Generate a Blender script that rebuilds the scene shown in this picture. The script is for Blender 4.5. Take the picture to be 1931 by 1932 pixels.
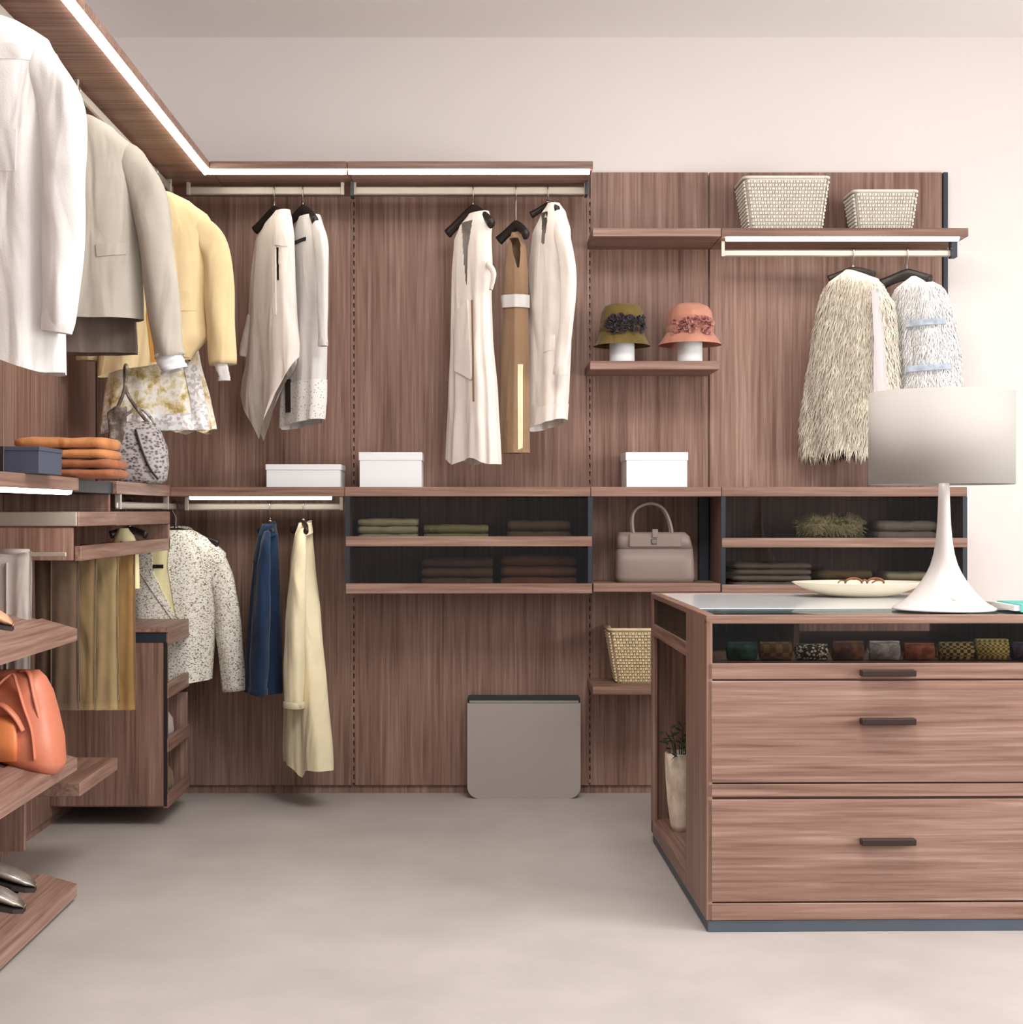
import bpy, bmesh, math, random
from mathutils import Vector, Matrix, noise

# ---------------------------------------------------------------- scene, camera, light
for o in list(bpy.data.objects):
    bpy.data.objects.remove(o, do_unlink=True)
scene = bpy.context.scene
COL = scene.collection
F = 2800.0            # focal length in pixels of the 1931 px wide frame
PX, PY = 905.0, 964.0  # vanishing point of the depth lines
EYE = 1.075           # eye height, metres

cam = bpy.data.cameras.new('camera')
cam.sensor_width = 36.0
cam.sensor_fit = 'HORIZONTAL'
cam.lens = F / 1931.0 * 36.0
cam.shift_x = (965.5 - PX) / 1931.0
cam.shift_y = -(966.0 - PY) / 1931.0
cam.clip_start = 0.05
camo = bpy.data.objects.new('camera', cam)
camo.location = (0, 0, EYE)
camo.rotation_euler = (math.radians(90), 0, 0)
COL.objects.link(camo)
scene.camera = camo

world = bpy.data.worlds.new('world')
scene.world = world
world.use_nodes = True
bg = world.node_tree.nodes['Background']
bg.inputs['Color'].default_value = (1.0, 0.975, 0.96, 1)
bg.inputs['Strength'].default_value = 0.6

def area(name, loc, target, size, power, color, size_y=None, spread=180):
    l = bpy.data.lights.new(name, 'AREA')
    l.shape = 'RECTANGLE'
    l.size = size
    l.size_y = size_y or size
    l.energy = power
    l.color = color
    l.spread = math.radians(spread)
    o = bpy.data.objects.new(name, l)
    o.location = loc
    d = Vector(target) - Vector(loc)
    o.rotation_euler = d.to_track_quat('-Z', 'Y').to_euler()
    COL.objects.link(o)
    return o

area('window_right_offscreen', (4.45, 1.8, 1.55), (0.0, 1.8, 1.55), 2.2, 190, (1.0, 0.985, 0.97), 1.9)
area('ceiling_light_offscreen', (0.5, 3.0, 2.87), (0.5, 3.0, 0), 1.2, 62, (1.0, 0.975, 0.95), 1.2)

vs = scene.view_settings
vs.view_transform = 'Standard'
vs.look = 'None'
vs.gamma = 1.0
vs.use_curve_mapping = False
vs.exposure = 0.15

# ---------------------------------------------------------------- materials
def srgb(r, g, b):
    def f(c):
        c /= 255.0
        return c / 12.92 if c <= 0.04045 else ((c + 0.055) / 1.055) ** 2.4
    return (f(r), f(g), f(b), 1.0)

MATS = {}
def newmat(name):
    m = bpy.data.materials.new(name)
    m.use_nodes = True
    nt = m.node_tree
    b = nt.nodes['Principled BSDF']
    MATS[name] = m
    return m, nt, b

def N(nt, t, **kw):
    n = nt.nodes.new(t)
    for k, v in kw.items():
        if k in n.inputs:
            n.inputs[k].default_value = v
        else:
            setattr(n, k, v)
    return n

def coords(nt, scale, rnd=True):
    tc = N(nt, 'ShaderNodeTexCoord')
    mp = N(nt, 'ShaderNodeMapping')
    mp.inputs['Scale'].default_value = scale
    nt.links.new(tc.outputs['Object'], mp.inputs['Vector'])
    if rnd:
        oi = N(nt, 'ShaderNodeObjectInfo')
        mu = N(nt, 'ShaderNodeMath', operation='MULTIPLY')
        mu.inputs[1].default_value = 37.0
        nt.links.new(oi.outputs['Random'], mu.inputs[0])
        nt.links.new(mu.outputs[0], mp.inputs['Location'])
    return mp

def ramp(nt, fac, stops):
    r = N(nt, 'ShaderNodeValToRGB')
    els = r.color_ramp.elements
    while len(els) < len(stops):
        els.new(0.5)
    for e, (p, c) in zip(els, stops):
        e.position = p
        e.color = c
    nt.links.new(fac, r.inputs['Fac'])
    return r

def wood(name, axis, dark=1.0, rough=0.45):
    m, nt, b = newmat(name)
    sc = {'x': (1.5, 52, 52), 'y': (52, 1.5, 52), 'z': (52, 52, 1.5)}[axis]
    sc2 = {'x': (.5, 7, 7), 'y': (7, .5, 7), 'z': (7, 7, .5)}[axis]
    mp = coords(nt, sc)
    n1 = N(nt, 'ShaderNodeTexNoise', Scale=1.6, Detail=8.0, Roughness=0.62, Distortion=0.25)
    nt.links.new(mp.outputs[0], n1.inputs['Vector'])
    mp2 = coords(nt, sc2)
    n2 = N(nt, 'ShaderNodeTexNoise', Scale=1.2, Detail=3.0, Roughness=0.5, Distortion=0.4)
    nt.links.new(mp2.outputs[0], n2.inputs['Vector'])
    mx = N(nt, 'ShaderNodeMath', operation='MULTIPLY_ADD')
    mx.inputs[1].default_value = 0.68
    nt.links.new(n1.outputs['Fac'], mx.inputs[0])
    mh = N(nt, 'ShaderNodeMath', operation='MULTIPLY')
    mh.inputs[1].default_value = 0.32
    nt.links.new(n2.outputs['Fac'], mh.inputs[0])
    nt.links.new(mh.outputs[0], mx.inputs[2])
    def c(r, g, bl):
        q = srgb(r, g, bl)
        return (q[0] * dark, q[1] * dark, q[2] * dark, 1)
    r = ramp(nt, mx.outputs[0], [(0.33, c(98, 71, 59)), (0.46, c(129, 99, 86)), (0.55, c(145, 115, 102)), (0.67, c(168, 141, 127))])
    nt.links.new(r.outputs[0], b.inputs['Base Color'])
    b.inputs['Roughness'].default_value = rough
    b.inputs['Specular IOR Level'].default_value = 0.3
    bp = N(nt, 'ShaderNodeBump', Strength=0.08, Distance=0.002)
    nt.links.new(n1.outputs['Fac'], bp.inputs['Height'])
    nt.links.new(bp.outputs[0], b.inputs['Normal'])
    return m

def plain(name, col, rough=0.5, metal=0.0, spec=0.5, bump=0.0, bscale=200.0, var=0.0, vscale=8.0):
    m, nt, b = newmat(name)
    b.inputs['Base Color'].default_value = col
    b.inputs['Roughness'].default_value = rough
    b.inputs['Metallic'].default_value = metal
    b.inputs['Specular IOR Level'].default_value = spec
    mp = coords(nt, (1, 1, 1))
    n = N(nt, 'ShaderNodeTexNoise', Scale=vscale, Detail=5.0, Roughness=0.6)
    nt.links.new(mp.outputs[0], n.inputs['Vector'])
    lo = tuple(max(0, x * (1 - var)) for x in col[:3]) + (1,)
    hi = tuple(min(1, x * (1 + var)) for x in col[:3]) + (1,)
    r = ramp(nt, n.outputs['Fac'], [(0.3, lo), (0.7, hi)])
    nt.links.new(r.outputs[0], b.inputs['Base Color'])
    if bump:
        n2 = N(nt, 'ShaderNodeTexNoise', Scale=bscale, Detail=3.0)
        nt.links.new(mp.outputs[0], n2.inputs['Vector'])
        bp = N(nt, 'ShaderNodeBump', Strength=bump, Distance=0.003)
        nt.links.new(n2.outputs['Fac'], bp.inputs['Height'])
        nt.links.new(bp.outputs[0], b.inputs['Normal'])
    return m

def wrinkle(m, strength=0.55, dist=0.03):
    nt = m.node_tree
    b = nt.nodes['Principled BSDF']
    mp = coords(nt, (13, 13, 3.2))
    n = N(nt, 'ShaderNodeTexNoise', Scale=1.0, Detail=1.6, Roughness=0.45, Distortion=0.9)
    nt.links.new(mp.outputs[0], n.inputs['Vector'])
    bp = N(nt, 'ShaderNodeBump', Strength=strength, Distance=dist)
    nt.links.new(n.outputs['Fac'], bp.inputs['Height'])
    if b.inputs['Normal'].links:
        nt.links.new(b.inputs['Normal'].links[0].from_socket, bp.inputs['Normal'])
    nt.links.new(bp.outputs[0], b.inputs['Normal'])

def fabric(name, col, var=0.08, bump=0.25, sheen=0.15, vscale=9.0):
    m = plain(name, col, 0.92, 0, 0.15, bump, 420.0, var, vscale)
    b = m.node_tree.nodes['Principled BSDF']
    b.inputs['Sheen Weight'].default_value = sheen
    wrinkle(m)
    return m

def patterned(name, stops, kind='voronoi', scale=60.0, stretch=(1, 1, 1), rough=0.85, bump=0.3):
    m, nt, b = newmat(name)
    mp = coords(nt, stretch)
    if kind == 'voronoi':
        t = N(nt, 'ShaderNodeTexVoronoi', Scale=scale)
        fac = t.outputs['Color']
    elif kind == 'cells':
        t = N(nt, 'ShaderNodeTexVoronoi', Scale=scale)
        fac = t.outputs['Distance']
    elif kind == 'checker':
        t = N(nt, 'ShaderNodeTexChecker', Scale=scale)
        fac = t.outputs['Fac']
    else:
        t = N(nt, 'ShaderNodeTexNoise', Scale=scale, Detail=4.0, Roughness=0.6)
        fac = t.outputs['Fac']
    nt.links.new(mp.outputs[0], t.inputs['Vector'])
    r = ramp(nt, fac, stops)
    nt.links.new(r.outputs[0], b.inputs['Base Color'])
    b.inputs['Roughness'].default_value = rough
    b.inputs['Specular IOR Level'].default_value = 0.2
    if bump:
        bp = N(nt, 'ShaderNodeBump', Strength=bump, Distance=0.002)
        nt.links.new(fac, bp.inputs['Height'])
        nt.links.new(bp.outputs[0], b.inputs['Normal'])
    return m

def emit(name, col, strength):
    m, nt, b = newmat(name)
    b.inputs['Base Color'].default_value = (0.8, 0.8, 0.8, 1)
    b.inputs['Emission Color'].default_value = col
    b.inputs['Emission Strength'].default_value = strength
    return m

def sheetglass(name, tint, gloss=0.10, rough=0.02):
    m, nt, b = newmat(name)
    out = nt.nodes['Material Output']
    tr = N(nt, 'ShaderNodeBsdfTransparent')
    tr.inputs['Color'].default_value = tint
    gl = N(nt, 'ShaderNodeBsdfGlossy')
    gl.inputs['Roughness'].default_value = rough
    gl.inputs['Color'].default_value = (0.8, 0.85, 0.88, 1)
    lw = N(nt, 'ShaderNodeFresnel', IOR=1.45)
    mul = N(nt, 'ShaderNodeMath', operation='MULTIPLY_ADD')
    mul.inputs[1].default_value = 0.45
    mul.inputs[2].default_value = gloss * 0.2
    nt.links.new(lw.outputs[0], mul.inputs[0])
    mix = N(nt, 'ShaderNodeMixShader')
    nt.links.new(mul.outputs[0], mix.inputs[0])
    nt.links.new(tr.outputs[0], mix.inputs[1])
    nt.links.new(gl.outputs[0], mix.inputs[2])
    nt.links.new(mix.outputs[0], out.inputs['Surface'])
    return m

WZ = wood('walnut_vertical', 'z')
WX = wood('walnut_across', 'x')
WY = wood('walnut_lengthwise', 'y')
WALL = plain('wall_paint', srgb(230, 223, 220), 0.85, 0, 0.2, 0.05, 90, 0.01, 2)
CEIL = plain('ceiling_paint', srgb(250, 247, 245), 0.9, 0, 0.1, 0, 90, 0.01, 2)
FLOORM = plain('floor_concrete', srgb(174, 167, 163), 0.6, 0, 0.3, 0.06, 60, 0.10, 2.6)
ALU = plain('brushed_aluminium', srgb(168, 160, 150), 0.45, 0.6, 0.5, 0.02, 300, 0.03, 20)
ANTH = plain('anthracite_metal', srgb(52, 58, 66), 0.45, 0.4, 0.4, 0, 100, 0.05, 6)
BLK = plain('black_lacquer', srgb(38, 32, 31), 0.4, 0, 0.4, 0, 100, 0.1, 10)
CHROME = plain('hook_steel', srgb(150, 145, 140), 0.28, 1.0, 0.5)
LED = emit('led_diffuser', (1.0, 0.92, 0.82, 1), 12.0)
SMOKE = sheetglass('smoked_glass', (0.72, 0.71, 0.70, 1), 0.0)
CLEAR = sheetglass('clear_glass', (0.62, 0.66, 0.66, 1), 0.3)
WHITEBOX = plain('white_card', srgb(232, 234, 236), 0.7, 0, 0.3, 0, 100, 0.01, 4)
GREYBIN = plain('grey_lacquer', srgb(166, 158, 154), 0.55, 0, 0.3, 0, 100, 0.02, 3)
WHITEFAB = fabric('white_cotton', srgb(216, 213, 211), 0.03)
IVORY = fabric('ivory_linen', srgb(233, 224, 216), 0.04)
COOLWHITE = fabric('cool_white_cotton', srgb(218, 221, 226), 0.03)
GREYFAB = fabric('stone_grey_wool', srgb(170, 163, 152), 0.06)
TAUPE = fabric('taupe_wool', srgb(112, 100, 92), 0.08)
YELLOW = fabric('straw_yellow_linen', srgb(228, 206, 160), 0.07)
CREAMY = fabric('pale_cream_wool', srgb(232, 220, 186), 0.06)
OCHRE = fabric('ochre_lining', srgb(196, 140, 70), 0.1)
BROWNDRESS = fabric('caramel_crepe', srgb(148, 120, 94), 0.1)
NAVY = fabric('indigo_denim', srgb(30, 48, 74), 0.2)
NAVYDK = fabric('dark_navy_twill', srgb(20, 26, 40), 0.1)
ORANGE = fabric('burnt_orange_knit', srgb(196, 132, 82), 0.16)
RUST = fabric('rust_brown_knit', srgb(156, 96, 64), 0.16)
OLIVEP = fabric('olive_brown_cotton', srgb(122, 100, 70), 0.12)
KHAKI = fabric('khaki_cotton', srgb(150, 128, 92), 0.12)
OCHREP = fabric('ochre_brown_cotton', srgb(146, 114, 70), 0.12)
DKBROWN = fabric('dark_brown_wool', srgb(92, 74, 58), 0.1)
GREYP = fabric('pale_grey_wool', srgb(166, 156, 150), 0.08)
PALEYEL = fabric('butter_yellow_cotton', srgb(244, 234, 184), 0.05)
SAND = fabric('sand_cotton', srgb(230, 222, 184), 0.08)
MOSS = fabric('moss_green_cotton', srgb(186, 180, 120), 0.1)
BARK = fabric('bark_brown_wool', srgb(130, 104, 82), 0.15)
CLAY = fabric('clay_brown_wool', srgb(148, 100, 78), 0.2)
ASH = fabric('ash_grey_wool', srgb(176, 164, 154), 0.1)
OLIVEHAT = fabric('olive_felt', srgb(108, 90, 46), 0.2)
PINKHAT = fabric('salmon_felt', srgb(186, 130, 110), 0.16)
PETALDK = fabric('dark_plum_petal', srgb(62, 52, 60), 0.5, vscale=60)
PETALPK = fabric('dusty_pink_petal', srgb(176, 124, 116), 0.5, vscale=60)
FURB = fabric('beige_fur', srgb(246, 232, 212), 0.16, 0.0, 0.3, 30)
FURW = fabric('white_fur', srgb(252, 251, 250), 0.02, 0.0, 0.3, 30)
FURY = fabric('straw_fur', srgb(206, 196, 146), 0.2, 0.0, 0.2, 30)
SUEDE = fabric('pale_grey_suede', srgb(206, 198, 198), 0.05)
BANDBLUE = fabric('blue_grey_band', srgb(176, 188, 200), 0.3, vscale=40)
LEATHER = plain('salmon_leather', srgb(206, 124, 96), 0.42, 0, 0.5, 0.15, 160, 0.12, 7)
LEATHERORANGE = plain('orange_leather', srgb(214, 126, 74), 0.4, 0, 0.5, 0.1, 160, 0.12, 7)
TANLEATHER = plain('tan_leather', srgb(200, 152, 118), 0.45, 0, 0.5, 0.1, 160, 0.1, 8)
GREYLEATHER = plain('mushroom_leather', srgb(132, 116, 108), 0.5, 0, 0.4, 0.15, 160, 0.06, 8)
SILVERSHOE = plain('silver_leather', srgb(178, 170, 160), 0.25, 0.6, 0.5, 0, 100, 0.2, 20)
BLACKSOLE = plain('black_rubber', srgb(40, 32, 30), 0.6)
TWEED = patterned('cream_tweed', [(0.14, srgb(120, 112, 88)), (0.32, srgb(216, 210, 188)), (0.55, srgb(244, 242, 234))], 'voronoi', 210.0, (1, 1, 1.3))
LACE = patterned('ivory_floral_lace', [(0.36, srgb(176, 152, 92)), (0.47, srgb(222, 208, 170)), (0.56, srgb(236, 234, 230)), (0.72, srgb(206, 188, 150))], 'noise', 26.0)
LACEW = patterned('white_lace', [(0.3, srgb(198, 192, 188)), (0.5, srgb(236, 236, 238))], 'voronoi', 90.0)
EYELET = patterned('white_openwork', [(0.12, srgb(150, 142, 126)), (0.3, srgb(232, 230, 226))], 'cells', 95.0)
SNAKE = patterned('grey_snakeskin', [(0.1, srgb(60, 56, 56)), (0.35, srgb(128, 122, 122)), (0.6, srgb(186, 180, 180))], 'cells', 75.0, (1, 1, 1.5), 0.5)
SNAKEDK = patterned('dark_mottled_silk', [(0.3, srgb(62, 52, 46)), (0.55, srgb(112, 100, 90)), (0.75, srgb(196, 188, 178))], 'noise', 30.0)
BASKETW = plain('white_woven_paper', srgb(228, 222, 210), 0.75, 0, 0.2, 0.1, 300, 0.08, 30)
BASKETY = plain('straw_woven_paper', srgb(226, 208, 172), 0.75, 0, 0.2, 0.1, 300, 0.1, 30)
BLUEBOX = plain('slate_blue_card', srgb(72, 76, 92), 0.7, 0, 0.3, 0, 100, 0.04, 5)
LAMPWHITE = plain('lamp_white_enamel', srgb(218, 212, 208), 0.35, 0, 0.5, 0, 100, 0.01, 5)
SHADEM = plain('lamp_shade_linen', srgb(170, 165, 160), 0.9, 0, 0.1, 0.1, 400, 0.02, 4)
STONE = plain('pale_grey_glass_top', srgb(228, 230, 232), 0.12, 0, 0.6, 0, 100, 0.02, 3)
PLINTH = plain('slate_plinth', srgb(78, 86, 98), 0.55, 0.1, 0.4, 0, 100, 0.06, 8)
HANDLE = plain('bronze_handle', srgb(58, 46, 42), 0.4, 0.5, 0.5)
CERAMIC = plain('cream_ceramic', srgb(232, 222, 200), 0.35, 0, 0.5, 0, 100, 0.03, 8)
VASEM = patterned('ivory_relief_ceramic', [(0.3, srgb(196, 178, 158)), (0.6, srgb(232, 218, 200))], 'noise', 35.0, (1, 1, .5), 0.5, 0.5)
LEAF = plain('dark_green_leaf', srgb(38, 62, 40), 0.5, 0, 0.4, 0, 100, 0.3, 30)
TEAL = plain('teal_card', srgb(90, 190, 180), 0.6)
PAPER = plain('white_paper', srgb(238, 238, 236), 0.85)
AMBER = plain('tortoiseshell', srgb(128, 78, 46), 0.3, 0, 0.5, 0, 100, 0.3, 60)
TIES = [patterned('tie_bottle_green', [(.4, srgb(30, 52, 46)), (.6, srgb(56, 84, 74))], 'noise', 60),
        patterned('tie_brown_stripe', [(.45, srgb(96, 68, 46)), (.55, srgb(132, 98, 60))], 'checker', 60),
        patterned('tie_white_dots', [(.3, srgb(232, 222, 196)), (.5, srgb(62, 46, 46))], 'cells', 120),
        patterned('tie_plum', [(.4, srgb(92, 58, 54)), (.6, srgb(140, 92, 60))], 'noise', 40),
        patterned('tie_silver', [(.4, srgb(150, 138, 134)), (.6, srgb(206, 196, 190))], 'noise', 50),
        patterned('tie_rust', [(.4, srgb(130, 70, 52)), (.6, srgb(182, 104, 76))], 'noise', 40),
        patterned('tie_gold_check', [(.45, srgb(70, 54, 40)), (.55, srgb(196, 166, 104))], 'checker', 110),
        patterned('tie_yellow_grid', [(.45, srgb(140, 112, 50)), (.55, srgb(226, 204, 128))], 'checker', 150),
        patterned('tie_purple', [(.4, srgb(76, 60, 84)), (.6, srgb(120, 96, 120))], 'noise', 50)]

# ---------------------------------------------------------------- helpers
def wx(px, s): return (px - PX) / s
def wz(py, s): return EYE + (PY - py) / s
def wy(s): return F / s

def finish(name, verts, faces, mat, parent=None, smooth=False, origin=None):
    me = bpy.data.meshes.new(name)
    if origin is None:
        n = len(verts)
        xs = [v[0] for v in verts]; ys = [v[1] for v in verts]; zs = [v[2] for v in verts]
        origin = ((min(xs) + max(xs)) / 2, (min(ys) + max(ys)) / 2, (min(zs) + max(zs)) / 2 if parent else min(zs))
    ox, oy, oz = origin
    me.from_pydata([(v[0] - ox, v[1] - oy, v[2] - oz) for v in verts], [], faces)
    me.update()
    if smooth:
        me.polygons.foreach_set('use_smooth', [True] * len(me.polygons))
    me.materials.append(mat)
    o = bpy.data.objects.new(name, me)
    COL.objects.link(o)
    if parent is not None:
        # parents are never rotated; keep world placement
        pl = Vector((0, 0, 0)); p = parent
        while p is not None:
            pl += p.location; p = p.parent
        o.parent = parent
        o.location = Vector(origin) - pl
    else:
        o.location = origin
    return o

def tag(o, label=None, cat=None, group=None, kind=None):
    if label: o['label'] = label
    if cat: o['category'] = cat
    if group: o['group'] = group
    if kind: o['kind'] = kind
    return o

def thing(name, label, cat, loc, group=None):
    e = bpy.data.objects.new(name, None)
    e.empty_display_size = 0.1
    COL.objects.link(e)
    e.location = loc
    return tag(e, label, cat, group)

def boxgeo(x0, x1, y0, y1, z0, z1, bev=0.0):
    if x1 < x0: x0, x1 = x1, x0
    if y1 < y0: y0, y1 = y1, y0
    if z1 < z0: z0, z1 = z1, z0
    if not bev:
        v = [(x0, y0, z0), (x1, y0, z0), (x1, y1, z0), (x0, y1, z0), (x0, y0, z1), (x1, y0, z1), (x1, y1, z1), (x0, y1, z1)]
        f = [(0, 3, 2, 1), (4, 5, 6, 7), (0, 1, 5, 4), (1, 2, 6, 5), (2, 3, 7, 6), (3, 0, 4, 7)]
        return v, f
    bm = bmesh.new()
    bmesh.ops.create_cube(bm, size=1)
    for v in bm.verts:
        v.co = Vector(((x0 + x1) / 2 + v.co.x * (x1 - x0), (y0 + y1) / 2 + v.co.y * (y1 - y0), (z0 + z1) / 2 + v.co.z * (z1 - z0)))
    bev = min(bev, 0.45 * min(x1 - x0, y1 - y0, z1 - z0))
    bmesh.ops.bevel(bm, geom=list(bm.edges), offset=bev, segments=1, affect='EDGES')
    bm.verts.index_update()
    v = [tuple(q.co) for q in bm.verts]
    f = [tuple(q.index for q in p.verts) for p in bm.faces]
    bm.free()
    return v, f

def box(name, xr, yr, zr, mat, parent=None, bev=0.0015):
    v, f = boxgeo(xr[0], xr[1], yr[0], yr[1], zr[0], zr[1], bev)
    return finish(name, v, f, mat, parent)

class Geo:
    def __init__(self): self.v = []; self.f = []
    def add(self, vf):
        v, f = vf
        b = len(self.v)
        self.v += list(v)
        self.f += [tuple(i + b for i in q) for q in f]
        return self
    def box(self, *a, **k): return self.add(boxgeo(*a, **k))
    def out(self, name, mat, parent=None, smooth=False): return finish(name, self.v, self.f, mat, parent, smooth)

def lathegeo(profile, c=(0, 0, 0), seg=32, cap=True, wob=None):
    v, f = [], []
    n = len(profile)
    for i, (r, z) in enumerate(profile):
        for j in range(seg):
            a = 2 * math.pi * j / seg
            rr = r if wob is None else r * wob(a, i / (n - 1))
            v.append((c[0] + rr * math.cos(a), c[1] + rr * math.sin(a), c[2] + z))
    for i in range(n - 1):
        for j in range(seg):
            k = (j + 1) % seg
            f.append((i * seg + j, i * seg + k, (i + 1) * seg + k, (i + 1) * seg + j))
    if cap:
        f.append(tuple(reversed(range(seg))))
        f.append(tuple(range((n - 1) * seg, n * seg)))
    return v, f

def tubegeo(path, rad, seg=8, flat=1.0, up=(0, 0, 1)):
    """path: world points; rad: number or list"""
    P = [Vector(p) for p in path]
    n = len(P)
    v, f = [], []
    prev = None
    for i, p in enumerate(P):
        t = (P[min(i + 1, n - 1)] - P[max(i - 1, 0)]).normalized()
        if prev is None:
            a = Vector(up)
            if abs(a.dot(t)) > 0.95: a = Vector((1, 0, 0)) if abs(t.x) < 0.9 else Vector((0, 1, 0))
            u = (a - t * a.dot(t)).normalized()
        else:
            u = (prev - t * prev.dot(t)).normalized()
        prev = u
        w = t.cross(u)
        r = rad[i] if isinstance(rad, (list, tuple)) else rad
        for j in range(seg):
            an = 2 * math.pi * j / seg
            v.append(tuple(p + u * (r * math.cos(an)) + w * (r * flat * math.sin(an))))
    for i in range(n - 1):
        for j in range(seg):
            k = (j + 1) % seg
            f.append((i * seg + j, i * seg + k, (i + 1) * seg + k, (i + 1) * seg + j))
    f.append(tuple(reversed(range(seg))))
    f.append(tuple(range((n - 1) * seg, n * seg)))
    return v, f

def smoothpath(pts, n=6):
    out = []
    P = [Vector(p) for p in pts]
    for i in range(len(P) - 1):
        a = P[max(i - 1, 0)]; b = P[i]; c = P[i + 1]; d = P[min(i + 2, len(P) - 1)]
        for k in range(n):
            t = k / n
            out.append(0.5 * ((2 * b) + (c - a) * t + (2 * a - 5 * b + 4 * c - d) * t * t + (3 * b - a - 3 * c + d) * t ** 3))
    out.append(P[-1])
    return out

def lerp(a, b, t): return a + (b - a) * t

def sample(rows, z):
    """rows sorted by descending z: tuples (z, a, b, c...)"""
    if z >= rows[0][0]: return rows[0][1:]
    for i in range(len(rows) - 1):
        if rows[i][0] >= z >= rows[i + 1][0]:
            t = (rows[i][0] - z) / max(1e-9, rows[i][0] - rows[i + 1][0])
            t = t * t * (3 - 2 * t) * 0.4 + t * 0.6
            return tuple(lerp(a, b, t) for a, b in zip(rows[i][1:], rows[i + 1][1:]))
    return rows[-1][1:]

YB = wy(496)          # face of the back panels
YC = wy(525)          # front of the back counter
YT = wy(540)          # front of the back top shelf
YU = wy(521)          # front of the right upper shelves
XL = -1.46            # face of the left panels
XF = -1.112           # front of the left counter
XT = -0.945           # front of the left top shelf
ZF = 0.0
ZPB = EYE - 1.044     # panel bottom
ZPT = EYE + 1.288     # panel top

# ---------------------------------------------------------------- setting
o = box('floor', (-3.0, 4.6), (-4.0, 5.75), (-0.1, 0.0), FLOORM, None, 0); tag(o, kind='structure')
o = box('wall_back', (-3.0, 4.6), (YB + 0.03, YB + 0.16), (0.0, 2.886), WALL, None, 0); tag(o, kind='structure')
o = box('wall_left', (XL - 0.16, XL - 0.03), (-4.0, YB + 0.03), (0.0, 2.886), WALL, None, 0); tag(o, kind='structure')
o = box('wall_right', (4.5, 4.65), (3.0, YB + 0.03), (0.0, 2.886), WALL, None, 0); tag(o, kind='structure')
o = box('ceiling', (-3.0, 4.6), (-4.0, 5.75), (2.886, 2.98), CEIL, None, 0); tag(o, kind='structure')

# back panelling
pb = thing('wall_panelling', 'walnut veneer panelling covering the back wall with slotted uprights', 'panelling', (0, YB, ZPB))
seams = [wx(181, 496), wx(668, 496), wx(1113, 496), wx(1338, 496), wx(1780, 496)]
for a, b in zip(seams[:-1], seams[1:]):
    box('panel', (a + 0.003, b - 0.003), (YB, YB + 0.022), (ZPB, ZPT), WZ, pb)
box('backing', (seams[0], seams[-1]), (YB + 0.012, YB + 0.03), (0.0, ZPT - .01), WZ, pb, 0)
box('edge_trim', (wx(1780, 496), wx(1789, 496)), (YB - 0.004, YB + 0.03), (ZPB, ZPT), ANTH, pb)
for px in (668, 1113):
    x = wx(px, 496)
    g = Geo(); z0_, z1_ = ZPB + .01, wz(372, 496)
    ya, yb_ = YB - 0.003, YB + 0.002
    g.box(x - 0.010, x - 0.002, ya, yb_, z0_, z1_)
    g.box(x + 0.003, x + 0.006, ya, yb_, z0_, z1_)
    z = z0_
    while z < z1_:                      # rungs between real open slots
        g.box(x - 0.002, x + 0.003, ya, yb_, z, min(z + 0.014, z1_)); z += 0.032
    g.out('slotted_upright', WZ, pb)

# left panelling
pl_ = thing('wall_panelling', 'walnut veneer panelling covering the left wall behind shirts', 'panelling', (XL, 4, ZPB))
ys = [2.2, 2.95, 3.55, 4.12, 4.55, 5.25, YB]
for a, b in zip(ys[:-1], ys[1:]):
    box('panel', (XL - 0.022, XL), (a + 0.002, b - 0.002), (ZPB, ZPT), WZ, pl_)
box('backing', (XL - 0.03, XL - 0.012), (2.2, YB), (0.0, ZPT - .01), WZ, pl_, 0)

# ---------------------------------------------------------------- top shelves with light strip
ZT1 = EYE + 1.222; ZT0 = EYE + 1.196
def ledstrip(name, parent, x0, x1, yf, z, axis='x', w=0.022, h=0.016, mat=None):
    """small triangular diffuser profile under a board edge; yf is the front edge"""
    if axis == 'x':
        v = [(x0, yf + .004, z + .001), (x0, yf + w + .012, z + .001), (x0, yf + w, z - h), (x0, yf + .008, z - h * .8),
             (x1, yf + .004, z + .001), (x1, yf + w + .012, z + .001), (x1, yf + w, z - h), (x1, yf + .008, z - h * .8)]
    else:
        v = [(yf - .004, x0, z + .001), (yf - w - .012, x0, z + .001), (yf - w, x0, z - h), (yf - .008, x0, z - h * .8),
             (yf - .004, x1, z + .001), (yf - w - .012, x1, z + .001), (yf - w, x1, z - h), (yf - .008, x1, z - h * .8)]
    f = [(0, 1, 2, 3), (7, 6, 5, 4), (0, 4, 5, 1), (1, 5, 6, 2), (2, 6, 7, 3), (3, 7, 4, 0)]
    o = finish(name, v, f, mat or LED, parent)
    return o

YR_ = wy(518)
ts = thing('top_shelf', 'long walnut top shelf with glowing light strip above the white dresses', 'shelf', (0, YT, ZT0))
xe = wx(1120, 540)
xm = wx(655, 540)
for a, b in ((XT, xm), (xm, xe)):
    box('board', (a + .001, b - .001), (YT, YB), (ZT0, ZT1), WX, ts)
ledstrip('light_strip', ts, XT - 0.005, xm - .004, YT, ZT0)
ledstrip('light_strip', ts, xm + .004, xe - .012, YT, ZT0)
box('end_bracket', (xm - .006, xm + .006), (YR_ - .03, YR_ + .03), (ZT0 - .055, ZT0), ANTH, ts)
box('end_bracket', (xe - .014, xe - .004), (YR_ - .03, YR_ + .03), (ZT0 - .05, ZT0), ANTH, ts)

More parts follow.
